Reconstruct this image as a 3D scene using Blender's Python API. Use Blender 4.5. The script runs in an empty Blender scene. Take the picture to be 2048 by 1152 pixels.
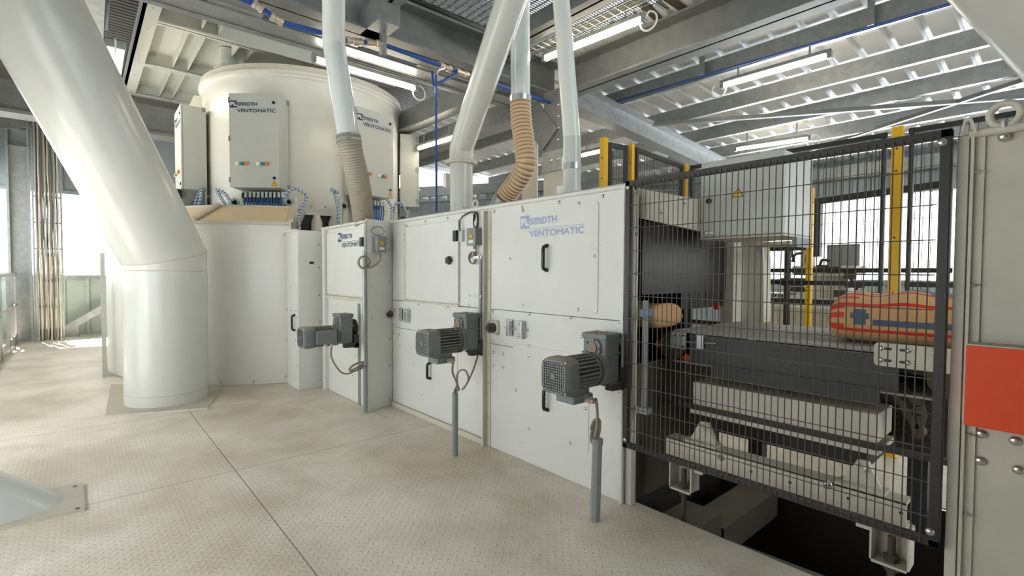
import bpy, bmesh, math, random
from mathutils import Vector, Matrix
from math import sin, cos, pi, radians, sqrt, atan2, hypot, tan, asin
random.seed(7)
SC = bpy.context.scene
COL = SC.collection

# ------------------------------------------------------------------ camera, world, sun, exposure
# X runs away from the aisle through the machine, Y runs along the machine front, Z up; metres
FPX, YAW, PIT, ROL, EYE = 987.06, radians(41.176), radians(-1.776), radians(0.2625), 1.5
cam_d = bpy.data.cameras.new('camera'); cam = bpy.data.objects.new('camera', cam_d); COL.objects.link(cam)
FW = Vector((sin(YAW)*cos(PIT), cos(YAW)*cos(PIT), sin(PIT)))
r0 = Vector((cos(YAW), -sin(YAW), 0)); u0 = r0.cross(FW)
RT = r0*cos(ROL)+u0*sin(ROL); UP = u0*cos(ROL)-r0*sin(ROL)
EYEV = Vector((0, 0, EYE))
cm = Matrix((RT, UP, -FW)).transposed().to_4x4(); cm.translation = EYEV
cam.matrix_world = cm
cam_d.sensor_width = 36; cam_d.lens = FPX/2048*36; cam_d.clip_start = .05; cam_d.clip_end = 300
SC.camera = cam
w = bpy.data.worlds.new('overcast_sky'); SC.world = w; w.use_nodes = True
bg = w.node_tree.nodes['Background']; bg.inputs[0].default_value = (.93, .97, 1, 1); bg.inputs[1].default_value = 2.35
sd = bpy.data.lights.new('sun', 'SUN'); sd.energy = 46.0; sd.angle = radians(1.0); sd.color = (1, .98, .94)
so = bpy.data.objects.new('sun', sd); COL.objects.link(so)
so.rotation_euler = Vector((.12, -.62, -.78)).to_track_quat('-Z', 'Y').to_euler()
SC.view_settings.view_transform = 'Standard'; SC.view_settings.look = 'None'
SC.view_settings.gamma = 1; SC.view_settings.use_curve_mapping = False
SC.view_settings.exposure = 0.66
LAMP_POWER = 22.0

# ------------------------------------------------------------------ measuring: a sight line met with a real plane
def ray(x, y): return FW + RT*((x-1024)/FPX) - UP*((y-576)/FPX)
def onX(x, y, v): d = ray(x, y); return EYEV + d*(v/d.x)
def onY(x, y, v): d = ray(x, y); return EYEV + d*(v/d.y)
def onZ(x, y, v=0.0): d = ray(x, y); return EYEV + d*((v-EYE)/d.z)
def deep(x, y, k): return EYEV + ray(x, y)*k
def onR(x, y, c, R):
    d = ray(x, y); a = d.x**2+d.y**2; b = -2*(d.x*c[0]+d.y*c[1]); e = c[0]**2+c[1]**2-R*R
    q = b*b-4*a*e
    return EYEV + d*((-b-sqrt(max(q, 0)))/2/a)

# ------------------------------------------------------------------ materials
def s(r, g, b):
    f = lambda v: ((v/255+.055)/1.055)**2.4 if v > 10 else v/255/12.92
    return (f(r), f(g), f(b), 1)
def N(nt, t, **k):
    n = nt.nodes.new(t)
    for a, v in k.items():
        if a.startswith('i_'):
            key = a[2:]; n.inputs[int(key) if key.isdigit() else key].default_value = v
        else: setattr(n, a, v)
    return n
def M(name, col, rough=.5, metal=0, var=.08, scale=5, dust=0, dcol=s(150, 140, 122), bump=0, bscale=60, emit=0, trans=0, scuff=0, scol=s(120, 110, 95)):
    m = bpy.data.materials.new(name); m.use_nodes = True; nt = m.node_tree; L = nt.links.new
    b = nt.nodes['Principled BSDF']; b.inputs['Roughness'].default_value = rough; b.inputs['Metallic'].default_value = metal
    b.inputs['Base Color'].default_value = col
    if emit:
        b.inputs['Emission Color'].default_value = col; b.inputs['Emission Strength'].default_value = emit; return m
    if trans:
        b.inputs['Transmission Weight'].default_value = trans; b.inputs['IOR'].default_value = 1.3
    tc = N(nt, 'ShaderNodeTexCoord')
    n1 = N(nt, 'ShaderNodeTexNoise', i_Scale=scale, i_Detail=6.0, i_Roughness=.65); L(tc.outputs['Object'], n1.inputs['Vector'])
    rmp = N(nt, 'ShaderNodeMapRange', i_1=.3, i_2=.7, i_3=1-var, i_4=1+var*.4); L(n1.outputs['Fac'], rmp.inputs[0])
    mul = N(nt, 'ShaderNodeMix', data_type='RGBA', blend_type='MULTIPLY'); mul.inputs[0].default_value = 1
    mul.inputs[6].default_value = col; L(rmp.outputs[0], mul.inputs[7]); out = mul.outputs[2]
    if scuff:
        n2 = N(nt, 'ShaderNodeTexNoise', i_Scale=2.3, i_Detail=9.0, i_Roughness=.75, i_Distortion=.6); L(tc.outputs['Object'], n2.inputs['Vector'])
        r2 = N(nt, 'ShaderNodeMapRange', i_1=.62, i_2=.74, i_3=0.0, i_4=scuff); L(n2.outputs['Fac'], r2.inputs[0])
        mx = N(nt, 'ShaderNodeMix', data_type='RGBA'); L(r2.outputs[0], mx.inputs[0]); L(out, mx.inputs[6]); mx.inputs[7].default_value = scol; out = mx.outputs[2]
    if dust:
        g = N(nt, 'ShaderNodeNewGeometry'); sx = N(nt, 'ShaderNodeSeparateXYZ'); L(g.outputs['Normal'], sx.inputs[0])
        r3 = N(nt, 'ShaderNodeMapRange', i_1=.25, i_2=.85, i_3=dust*.12, i_4=dust); L(sx.outputs[2], r3.inputs[0])
        mx = N(nt, 'ShaderNodeMix', data_type='RGBA'); L(r3.outputs[0], mx.inputs[0]); L(out, mx.inputs[6]); mx.inputs[7].default_value = dcol; out = mx.outputs[2]
        r4 = N(nt, 'ShaderNodeMapRange', i_1=0.0, i_2=1.0, i_3=rough, i_4=.9); L(r3.outputs[0], r4.inputs[0]); L(r4.outputs[0], b.inputs['Roughness'])
    L(out, b.inputs['Base Color'])
    if bump:
        n3 = N(nt, 'ShaderNodeTexNoise', i_Scale=bscale, i_Detail=4.0); L(tc.outputs['Object'], n3.inputs['Vector'])
        bp = N(nt, 'ShaderNodeBump', i_Strength=bump, i_Distance=.01); L(n3.outputs['Fac'], bp.inputs['Height']); L(bp.outputs[0], b.inputs['Normal'])
    return m
WHITE = M('machine_paint', s(219, 220, 214), .38, var=.05, scale=3, dust=.55, scuff=.32)
WHITE2 = M('cabinet_paint', s(196, 198, 192), .4, var=.03, dust=.3)
GRIME = M('grimy_paint', s(204, 199, 184), .5, var=.1, dust=.5, scuff=.25)
DRUMP = M('drum_paint', s(220, 219, 211), .28, var=.03)
COLP = M('column_paint', s(200, 201, 195), .22, var=.05, scale=2, scuff=.12)
BEIGE = M('beige_board', s(205, 186, 150), .6, var=.06, scale=14)
GALV = M('galvanised_steel', s(158, 161, 160), .42, .55, var=.22, scale=9, dust=.2)
GALVD = M('dull_galvanised_steel', s(128, 129, 127), .55, .35, var=.2, scale=6)
GALVL = M('bright_zinc', s(190, 194, 194), .3, .7, var=.1)
SHEET = M('roof_sheet', s(240, 242, 244), .45, .3, var=.06, scale=2)
CLAD = M('wall_cladding', s(150, 158, 162), .5, .15, var=.08, scale=2)
DADO = M('green_cladding', s(168, 180, 172), .5, .1, var=.08)
CHROME = M('bolt_zinc', s(200, 198, 192), .25, .85, var=.1, scale=40)
BLACK = M('black_paint', s(34, 33, 32), .45, dust=.15)
WIRE = M('wire_dusty_black', s(70, 66, 58), .55, dust=.5)
PLASTIC = M('black_plastic', s(28, 28, 29), .35)
MOTOR = M('motor_grey', s(112, 118, 120), .42, .1, var=.12, scale=12, dust=.85, dcol=s(150, 138, 118))
MOTORD = M('motor_dark', s(40, 40, 40), .6, dust=.6)
CONDUIT = M('grey_conduit', s(138, 142, 143), .45, .1, var=.1, dust=.3)
CABLE = M('dusty_cable', s(138, 130, 116), .6, var=.15, scale=20)
CABLEB = M('black_cable', s(42, 42, 42), .5)
BOX = M('junction_box_grey', s(132, 135, 134), .45, dust=.3)
YELLOW = M('yellow_paint', s(236, 182, 20), .4, var=.05)
ORANGE = M('orange_paint', s(226, 72, 14), .5, var=.06, scale=30)
BLUE = M('blue_pipe', s(38, 76, 150), .35, var=.05)
BLUEH = M('blue_hose', s(62, 112, 172), .4)
BLUEW = M('pale_hose', s(190, 200, 204), .4)
BRASS = M('nickel_brass', s(206, 192, 174), .28, .6)
NAVY = M('logo_navy', s(44, 58, 96), .5)
FADED = M('logo_faded_blue', s(158, 168, 200), .5, var=.12, scale=30)
SIGNY = M('sign_yellow', s(245, 196, 30), .5); SIGNK = M('sign_black', s(25, 25, 25), .5)
PAPER = M('label_white', s(228, 228, 222), .5)
TAN = M('paper_bag', s(205, 158, 108), .7, var=.1, scale=6); RED = M('bag_red', s(214, 48, 30), .6); BAGB = M('bag_blue', s(70, 88, 112), .6)
HOSE = M('tan_hose', s(208, 182, 148), .35, var=.1); HOSED = M('hose_groove', s(150, 120, 88), .5)
GHOSE = M('dusty_grey_hose', s(172, 164, 148), .6, var=.1)
GHOSED = M('grey_hose_groove', s(140, 132, 118), .7)
CLEAR = M('cloudy_pipe', s(214, 218, 216), .12, var=.03)
PVC = M('white_pipe', s(220, 222, 217), .2, var=.03)
BELT = M('conveyor_belt', s(158, 154, 146), .7, var=.12, scale=8)
BFRAME = M('conveyor_frame', s(40, 42, 49), .5, var=.2, scale=10, dust=.35, scuff=.4, scol=s(120, 112, 100))
STAIN = M('dull_stainless', s(64, 62, 60), .35, .5, var=.2, scale=4)
RUST = M('brown_steel', s(70, 60, 48), .8, var=.3, dust=.4)
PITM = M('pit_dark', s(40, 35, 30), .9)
DARKC = M('dark_ceiling', s(96, 95, 91), .7, var=.15)
HOPP = M('hopper_paint', s(200, 202, 194), .45, var=.06, scale=3)
LITL = M('lamp_light', (1, .90, .72, 1), emit=LAMP_POWER)
GREEN = M('teal_button', s(40, 140, 130), .4); AMBER = M('amber_button', s(232, 140, 40), .4); WHB = M('white_button', s(245, 245, 245), .3)
REDL = M('red_button', s(200, 20, 30), .4)
CONC = M('outside_concrete', s(222, 230, 240), .8, var=.03)  # outside ground, tinted cool for the light it throws on the roof
DARKG = M('dark_ground_unseen', s(120, 122, 122), .9)  # unseen ground, darkened to throw less light on the column
CAPB = M('shaft_cap_brown', s(140, 122, 108), .5, .3)
SHED = M('far_shed', s(214, 214, 212), .8)
# zinc floor plate with raised tear pattern, seams where the plates meet
SEAMS_Y = []; SEAMS_X = []
def floor_mat():
    m = bpy.data.materials.new('tread_plate'); m.use_nodes = True; nt = m.node_tree; L = nt.links.new
    b = nt.nodes['Principled BSDF']
    tc = N(nt, 'ShaderNodeTexCoord')
    def MT(op, a, b_=None, c=None):
        n = N(nt, 'ShaderNodeMath', operation=op)
        for i, v in enumerate((a, b_, c)):
            if v is None: continue
            if isinstance(v, (int, float)): n.inputs[i].default_value = v
            else: L(v, n.inputs[i])
        return n.outputs[0]
    mp = N(nt, 'ShaderNodeMapping'); mp.inputs['Rotation'].default_value = (0, 0, radians(45)); P = .040
    mp.inputs['Scale'].default_value = (1/P, 1/P, 1); L(tc.outputs['Object'], mp.inputs['Vector'])
    sp = N(nt, 'ShaderNodeSeparateXYZ'); L(mp.outputs[0], sp.inputs[0])
    fx, fy = MT('FLOOR', sp.outputs[0]), MT('FLOOR', sp.outputs[1])
    u = MT('SUBTRACT', MT('SUBTRACT', sp.outputs[0], fx), .5); v = MT('SUBTRACT', MT('SUBTRACT', sp.outputs[1], fy), .5)
    par = MT('ABSOLUTE', MT('MODULO', MT('ADD', fx, fy), 2.0))
    a = MT('MULTIPLY_ADD', par, MT('SUBTRACT', v, u), u); c = MT('MULTIPLY_ADD', par, MT('SUBTRACT', u, v), v)
    e = MT('ADD', MT('POWER', MT('ABSOLUTE', MT('DIVIDE', a, .44)), 2.0), MT('POWER', MT('ABSOLUTE', MT('DIVIDE', c, .17)), 2.0))
    h = MT('MAXIMUM', MT('SUBTRACT', 1.0, e), 0.0); h = MT('POWER', h, .6)
    bp = N(nt, 'ShaderNodeBump', i_Strength=1.0, i_Distance=.004); L(h, bp.inputs['Height']); L(bp.outputs[0], b.inputs['Normal'])
    n1 = N(nt, 'ShaderNodeTexNoise', i_Scale=1.1, i_Detail=9.0, i_Roughness=.62, i_Distortion=.3); L(tc.outputs['Object'], n1.inputs['Vector'])
    r1 = N(nt, 'ShaderNodeValToRGB'); r1.color_ramp.elements[0].position = .34; r1.color_ramp.elements[0].color = s(188, 175, 154)
    r1.color_ramp.elements[1].position = .62; r1.color_ramp.elements[1].color = s(222, 213, 197); L(n1.outputs['Fac'], r1.inputs[0])
    n2 = N(nt, 'ShaderNodeTexNoise', i_Scale=3.4, i_Detail=12.0, i_Roughness=.8, i_Distortion=.5); L(tc.outputs['Object'], n2.inputs['Vector'])
    r2 = N(nt, 'ShaderNodeMapRange', i_1=.60, i_2=.76, i_3=0.0, i_4=.6); L(n2.outputs['Fac'], r2.inputs[0])
    mx = N(nt, 'ShaderNodeMix', data_type='RGBA'); L(r2.outputs[0], mx.inputs[0]); L(r1.outputs[0], mx.inputs[6]); mx.inputs[7].default_value = s(120, 110, 94)
    # worn tops of the tears are a little paler
    mt = N(nt, 'ShaderNodeMix', data_type='RGBA'); L(MT('MULTIPLY', h, .35), mt.inputs[0]); L(mx.outputs[2], mt.inputs[6]); mt.inputs[7].default_value = s(222, 218, 206)
    so_ = N(nt, 'ShaderNodeSeparateXYZ'); L(tc.outputs['Object'], so_.inputs[0])
    seam = None
    for ax, lst in ((1, SEAMS_Y), (0, SEAMS_X)):
        for v0, lo, hi in lst:
            o = so_.outputs[ax]; q = so_.outputs[1-ax]
            t = MT('LESS_THAN', MT('ABSOLUTE', MT('SUBTRACT', o, v0)), .004)
            t = MT('MULTIPLY', t, MT('MULTIPLY', MT('GREATER_THAN', q, lo), MT('LESS_THAN', q, hi)))
            seam = t if seam is None else MT('MAXIMUM', seam, t)
    ms = N(nt, 'ShaderNodeMix', data_type='RGBA'); L(MT('MULTIPLY', seam, .7), ms.inputs[0]); L(mt.outputs[2], ms.inputs[6]); ms.inputs[7].default_value = s(92, 84, 70)
    L(ms.outputs[2], b.inputs['Base Color']); b.inputs['Roughness'].default_value = .5; b.inputs['Metallic'].default_value = .08
    return m

# ------------------------------------------------------------------ mesh building
I4 = Matrix.Identity(4)
def frame(o, ex, ey, ez):
    m = Matrix((Vector(ex), Vector(ey), Vector(ez))).transposed().to_4x4(); m.translation = Vector(o); return m
class MB:
    def __init__(q, T=None): q.bm = bmesh.new(); q.T = T or I4; q.mi = 0
    def v(q, p): return q.bm.verts.new(q.T @ Vector(p))
    def f(q, vs):
        try: x = q.bm.faces.new(vs)
        except ValueError: return
        x.material_index = q.mi
    def box(q, x0, x1, y0, y1, z0, z1):
        a = [q.v((x, y, z)) for z in (z0, z1) for x, y in ((x0, y0), (x1, y0), (x1, y1), (x0, y1))]
        for i in ((3, 2, 1, 0), (4, 5, 6, 7), (0, 1, 5, 4), (1, 2, 6, 5), (2, 3, 7, 6), (3, 0, 4, 7)): q.f([a[j] for j in i])
        return q
    def bar(q, p0, p1, w, h, up=(0, 0, 1)):
        p0, p1 = Vector(p0), Vector(p1); d = (p1-p0).normalized(); sd = d.cross(Vector(up)).normalized(); uu = sd.cross(d)
        a = [q.v(p+sd*i*w/2+uu*j*h/2) for p in (p0, p1) for i, j in ((-1, -1), (1, -1), (1, 1), (-1, 1))]
        for i in ((3, 2, 1, 0), (4, 5, 6, 7), (0, 1, 5, 4), (1, 2, 6, 5), (2, 3, 7, 6), (3, 0, 4, 7)): q.f([a[j] for j in i])
        return q
    def prism(q, pts, z0, z1):
        a = [q.v((x, y, z0)) for x, y in pts]; b = [q.v((x, y, z1)) for x, y in pts]; n = len(pts)
        q.f(a[::-1]); q.f(b)
        for i in range(n): q.f([a[i], a[(i+1) % n], b[(i+1) % n], b[i]])
        return q
    def quad(q, *ps): q.f([q.v(p) for p in ps]); return q
    def tube(q, pts, r, n=8, closed=False, cap=True):
        P = [Vector(p) for p in pts]; m = len(P); rs = r if isinstance(r, (list, tuple)) else [r]*m
        T = []
        for i in range(m):
            if closed: t = P[(i+1) % m]-P[i-1]
            else: t = P[min(i+1, m-1)]-P[max(i-1, 0)]
            T.append(t.normalized())
        ref = Vector((0, 0, 1)) if abs(T[0].z) < .9 else Vector((1, 0, 0))
        u = T[0].cross(ref).normalized(); rings = []
        for i in range(m):
            u = (u-T[i]*u.dot(T[i])).normalized(); w_ = T[i].cross(u)
            k = 1.0
            rings.append([q.v(P[i]+(u*cos(2*pi*j/n)+w_*sin(2*pi*j/n))*rs[i]*k) for j in range(n)])
        for i in range(m if closed else m-1):
            A, B = rings[i], rings[(i+1) % m]
            for j in range(n): q.f([A[j], A[(j+1) % n], B[(j+1) % n], B[j]])
        if cap and not closed: q.f(rings[0][::-1]); q.f(rings[-1])
        return q
    def cyl(q, p0, p1, r, n=16, r1=None): return q.tube([p0, p1], [r, r if r1 is None else r1], n)
    def lathe(q, prof, n=32, a0=0.0, a1=2*pi, c=(0, 0, 0)):
        full = abs(a1-a0-2*pi) < 1e-6; k = n if full else n+1; R = []
        for r, z in prof: R.append([q.v((c[0]+r*cos(a0+(a1-a0)*j/n), c[1]+r*sin(a0+(a1-a0)*j/n), c[2]+z)) for j in range(k)] if r > 1e-6 else [q.v((c[0], c[1], c[2]+z))])
        for A, B in zip(R, R[1:]):
            for j in range(n):
                j2 = (j+1) % k
                if len(A) == 1 and len(B) == 1: continue
                if len(A) == 1: q.f([A[0], B[j2], B[j]])
                elif len(B) == 1: q.f([A[j], A[j2], B[0]])
                else: q.f([A[j], A[j2], B[j2], B[j]])
        return q
    def build(q, name, mat, parent=None, smooth=False, bevel=0):
        bmesh.ops.recalc_face_normals(q.bm, faces=q.bm.faces)
        me = bpy.data.meshes.new(name); q.bm.to_mesh(me); q.bm.free()
        for m_ in (mat if isinstance(mat, (list, tuple)) else [mat]): me.materials.append(m_)
        o = bpy.data.objects.new(name, me); COL.objects.link(o)
        if parent is not None:
            r = root_of(parent); me.transform(Matrix.Translation(-r.location)); o.parent = parent
        if smooth:
            for p in me.polygons: p.use_smooth = True
            try: me.set_sharp_from_angle(angle=radians(38))
            except Exception: pass
        if bevel:
            b = o.modifiers.new('bevel', 'BEVEL'); b.width = bevel; b.segments = 2; b.limit_method = 'ANGLE'; b.angle_limit = radians(50)
        return o
def root_of(o):
    while o.parent is not None: o = o.parent
    return o
def tag(o, label, cat, group=None, kind=None):
    o['label'] = label; o['category'] = cat
    if group: o['group'] = group
    if kind: o['kind'] = kind
    return o
def thing(name, label, cat, loc=(0, 0, 0), group=None):
    o = bpy.data.objects.new(name, None); COL.objects.link(o); o.location = loc; o.empty_display_size = .1
    return tag(o, label, cat, group)
def struct(o, kind='structure'): o['kind'] = kind; return o
def copy_tree(o, parent=None):
    c = o.copy(); COL.objects.link(c)
    if parent is not None: c.parent = parent
    for ch in o.children: copy_tree(ch, c)
    return c
def rot_z(o, a): o.rotation_euler = (0, 0, a); return o
_bolt = {}
def bolt_mesh(r, mat):
    k = (r, mat.name)
    if k not in _bolt:
        b = MB(); b.lathe([(0, r*.55), (r*.45, r*.5), (r*.85, r*.3), (r, 0)], 10); b.mi = 0
        bmesh.ops.recalc_face_normals(b.bm, faces=b.bm.faces)
        me = bpy.data.meshes.new('bolt'); b.bm.to_mesh(me); b.bm.free(); me.materials.append(mat)
        for p in me.polygons: p.use_smooth = True
        _bolt[k] = me
    return _bolt[k]
def bolt(parent, p, n=(-1, 0, 0), r=.011, mat=None, name='bolt'):
    o = bpy.data.objects.new(name, bolt_mesh(r, mat or CHROME)); COL.objects.link(o); o.parent = parent
    o.location = Vector(p)-root_of(parent).location; o.rotation_euler = Vector(n).to_track_quat('Z', 'Y').to_euler(); return o
def mark(o, label): o['label'] = label; return o
# lettering: glyph meshes fitted to a rectangle of a local plane (x right, y up, z out)
_txt = {}
def text_polys(t):
    if t not in _txt:
        c = bpy.data.curves.new('lettering', 'FONT'); c.body = t; c.resolution_u = 3
        o = bpy.data.objects.new('lettering', c); me = bpy.data.meshes.new_from_object(o)
        vs = [v.co.copy() for v in me.vertices]; fs = [list(p.vertices) for p in me.polygons]
        bpy.data.objects.remove(o); bpy.data.curves.remove(c); bpy.data.meshes.remove(me)
        xs = [v.x for v in vs]; ys = [v.y for v in vs]; x0, x1, y0, y1 = min(xs), max(xs), min(ys), max(ys)
        _txt[t] = ([((v.x-x0)/(x1-x0), (v.y-y0)/(y1-y0)) for v in vs], fs)
    return _txt[t]
def letters(mb, t, x0, x1, y0, y1, z, fat=0.0, slant=0.0):
    vs, fs = text_polys(t)
    offs = [(0, 0)] if not fat else [(-fat, 0), (fat, 0), (0, fat), (0, -fat)]
    for k, (dx, dy) in enumerate(offs):
        a = [mb.v((x0+x*(x1-x0)+dx+slant*y*(y1-y0), y0+y*(y1-y0)+dy, z+k*1e-5)) for x, y in vs]
        for f_ in fs: mb.f([a[i] for i in f_])
def logo(parent, T, W, mat, fat=True):
    """maker's logo W metres wide; local origin at the lower left"""
    k = W/340; b = MB(T); b.mi = 0
    def R(x0, x1, y0, y1, z): b.quad((x0*k, y0*k, z), (x1*k, y0*k, z), (x1*k, y1*k, z), (x0*k, y1*k, z))
    R(0, 53, 34, 87, .0012); R(53, 340, 30.5, 32.5, .0012)
    ft = 1.4*k if fat else 0
    letters(b, 'S', 56*k, 78*k, 49*k, 74*k, .0012, ft); letters(b, 'm', 82*k, 111*k, 49*k, 74*k, .0012, ft)
    letters(b, 'IDTH', 117*k, 203*k, 49*k, 74*k, .0012, ft)
    letters(b, 'VENTOMATIC', 54*k, 340*k, 0, 24*k, .0012, ft)
    b.mi = 1; letters(b, 'FL', 7*k, 50*k, 49*k, 74*k, .0018, 2.0*k)
    o = b.build('logo', [mat, PAPER], parent); return o
def warn_sign(parent, T, a):
    b = MB(T); h = a*.866; b.mi = 0; b.prism([(-a/2, 0), (a/2, 0), (0, h)], 0, .0015)
    b.mi = 1; k = .8; b.prism([(-a/2*k, h*.07), (a/2*k, h*.07), (0, h*.07+h*k)], .0015, .0022)
    b.mi = 0; q = a
    b.prism([(.03*q, .62*q), (-.09*q, .33*q), (-.01*q, .34*q), (-.04*q, .14*q), (.08*q, .40*q), (.0*q, .39*q)], .0022, .003)
    return b.build('warning_sign', [SIGNK, SIGNY], parent)
def bez(pts, n=8):
    """smooth path through points"""
    P = [Vector(p) for p in pts]; out = []
    for i in range(len(P)-1):
        p0 = P[i-1] if i else P[0]*2-P[1]; p1, p2 = P[i], P[i+1]; p3 = P[i+2] if i+2 < len(P) else P[-1]*2-P[-2]
        for k in range(n):
            t = k/n; out.append(.5*((2*p1)+(p2-p0)*t+(2*p0-5*p1+4*p2-p3)*t*t+(3*p1-p0-3*p2+p3)*t**3))
    out.append(P[-1]); return out
def rrect(x0, x1, y0, y1, r, n=4):
    o = []
    for cx, cy, a in ((x1-r, y0+r, -pi/2), (x1-r, y1-r, 0), (x0+r, y1-r, pi/2), (x0+r, y0+r, pi)):
        for i in range(n+1): o.append((cx+r*cos(a+pi/2*i/n), cy+r*sin(a+pi/2*i/n)))
    return o
def ibeam(b, p0, p1, w, h, tf=.018, tw=.012, up=(0, 0, 1)):
    p0, p1 = Vector(p0), Vector(p1); d = (p1-p0).normalized(); sd = d.cross(Vector(up)).normalized(); uu = sd.cross(d)
    b.bar(p0+uu*(h/2-tf/2), p1+uu*(h/2-tf/2), w, tf, up); b.bar(p0-uu*(h/2-tf/2), p1-uu*(h/2-tf/2), w, tf, up); b.bar(p0, p1, tw, h-2*tf, up)
def ribbed(b, o, ux, uz, W, H, pitch, depth, rib=.06):
    """profiled sheet: flat pans with raised ribs; o corner, ux along, uz up/down the ribs; relief along ux x uz"""
    o, ux, uz = Vector(o), Vector(ux), Vector(uz); nn = ux.cross(uz).normalized(); xs = []
    x = 0.0
    while x < W:
        xs += [(x, 0), (min(x+pitch-rib*2, W), 0), (min(x+pitch-rib*1.5, W), depth), (min(x+pitch-rib*.5, W), depth)]; x += pitch
    xs.append((W, 0)); prev = None
    for x, d in xs:
        c = [b.v(o+ux*x+nn*d), b.v(o+ux*x+nn*d+uz*H)]
        if prev: b.f([prev[0], c[0], c[1], prev[1]])
        prev = c
# ------------------------------------------------------------------ the setting
DX = 2.641                        # plane of the machine front
SEAMS_Y += [(onZ(566, 918.7).y, -1.6, 2.7), (onZ(104, 866).y, -1.6, 2.7), (onZ(104, 866).y+1.9, -1.6, 2.7)]
SEAMS_X += [(onZ(420, 876).x, 4.2, 6.3), (onZ(550, 1043).x, -2.0, 4.62), (onZ(420, 876).x+1.5, 4.62, 9.0)]
FLOOR = floor_mat()
b = MB()
for x0, x1, y0, y1 in ((-1.7, 2.72, -4.2, 16), (2.72, 4.15, 2.0, 16), (4.15, 15, -9, 16), (2.72, 4.15, -9, .22)): b.box(x0, x1, y0, y1, -.012, 0)
struct(b.build('floor', FLOOR))
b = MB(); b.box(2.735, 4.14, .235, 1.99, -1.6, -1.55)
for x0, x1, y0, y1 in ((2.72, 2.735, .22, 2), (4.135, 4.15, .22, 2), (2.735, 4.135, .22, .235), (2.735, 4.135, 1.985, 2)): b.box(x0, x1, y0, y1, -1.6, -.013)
struct(b.build('floor_pit', PITM))  # dark box closing the pit, added to keep daylight from below out
struct(MB().box(4, 60, -60, 90, -6.2, -6).build('ground_outside', CONC)); struct(MB().box(-60, 4, -60, 90, -6.2, -6).build('ground_low_bounce', DARKG))  # unseen ground: pale side lights the roof, dark side cuts bounce
# end wall beyond the drum: green dado, window strip, cladding
YE = 15.35
b = MB(); ribbed(b, (-1.5, YE, 0), (1, 0, 0), (0, 0, 1), 9, 1.30, .42, .05); b.box(-1.5, 7.5, YE+.06, YE+.1, -.3, 1.3); struct(b.build('wall_end_lower', DADO))
struct(MB().box(-1.5, 7.5, YE-.05, YE+.12, 1.3, 1.4).build('window_1_sill', GALV))
b = MB(); ribbed(b, (-1.5, YE, 3.32), (1, 0, 0), (0, 0, 1), 9, 3.4, .42, .05); b.box(-1.5, 7.5, YE+.06, YE+.1, 3.32, 6.8); b.box(-1.5, 7.5, YE-.03, YE+.08, 3.26, 3.34)
struct(b.build('wall_end_upper', CLAD))
b = MB(); b.box(.8, 7.5, YE-.2, YE-.06, 1.4, 6.5); struct(b.build('wall_end_panel', CLAD))
# open side on the left: low green panels beyond the railing, unseen cladding and wall with openings shaped for the light
b = MB(); ribbed(b, (-1.55, 16, 0), (0, -1, 0), (0, 0, 1), 9.5, 1.25, .42, .04); b.box(-1.62, -1.58, 6.5, 16, -.3, 1.25); struct(b.build('wall_left_lower', DADO))
b = MB(); b.box(-1.75, -1.6, 4.6, 9, 2.1, 5.3); b.box(-1.75, -1.6, 9, 16, 3.5, 5.3); struct(b.build('wall_left_upper', CLAD))
b = MB(); b.box(-1.85, -1.7, -4.2, 4.6, -.3, .6); b.box(-1.85, -1.7, -4.2, 4.6, 2.7, 5.0); b.box(-1.85, -1.7, -4.2, 1.0, .6, 2.7); struct(b.build('wall_left', CLAD))
struct(MB().box(-1.85, 15, -9.2, -9, -.3, 7).build('wall_rear', CLAD))  # rear wall out of view, put in for bounced light
struct(MB().box(-1.85, 2.4, -4.35, -4.2, -.3, 7).build('wall_rear_inner', CLAD))
# far side wall, slightly skew to the machine
WD = Vector((-sin(radians(31)), cos(radians(31)), 0)); WN = Vector((-cos(radians(31)), -sin(radians(31)), 0))
W0 = deep(1450, 545, 13.2); W0.z = 0
def wall_run(name, a0, a1, z0, z1, mat, parts=True):
    b = MB(); o = W0+WD*a1+Vector((0, 0, z0)); ribbed(b, o, -WD, (0, 0, 1), a1-a0, z1-z0, .33, .045)
    c0, c1 = W0+WD*a0-WN*.07, W0+WD*a1-WN*.07
    b.bar(c0+Vector((0, 0, (z0+z1)/2)), c1+Vector((0, 0, (z0+z1)/2)), .03, z1-z0)
    struct(b.build(name, mat))
wall_run('wall_far', -0.06, 13, 0, 3.95, CLAD)
WX = W0.x
b = MB(); ribbed(b, (WX, W0.y, 3.24), (0, -1, 0), (0, 0, 1), 15, 2.0, .33, .045); b.box(WX+.07, WX+.1, W0.y-15, W0.y, 3.24, 5.2); struct(b.build('wall_far_upper', CLAD))
b = MB(); ribbed(b, (WX, W0.y, 0), (0, -1, 0), (0, 0, 1), 15, 1.3, .33, .045); b.box(WX+.07, WX+.1, W0.y-15, W0.y, -.3, 1.3); struct(b.build('wall_far_lower', DADO))
b = MB()
for z, h in ((3.24, .12), (1.33, .1)): b.box(WX-.06, WX+.08, W0.y-15, W0.y+.1, z-h/2, z+h/2)
for a in (12, 9, 6, .0): b.box(WX-.05, WX+.05, W0.y-a-.05, W0.y-a+.05, 1.3, 3.25)
b.box(WX-.25, WX-.05, W0.y-15, W0.y, 3.62, 3.9)
struct(b.build('window_2_frame', GALV))
b = MB()
for z, h, m in ((4.05, .3, 0), (3.75, .06, 0)): b.bar(W0+WD*0+WN*.15+Vector((0, 0, z)), W0+WD*13+WN*.15+Vector((0, 0, z)), .22, h)
struct(b.build('trim_eaves', GALV))
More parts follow.
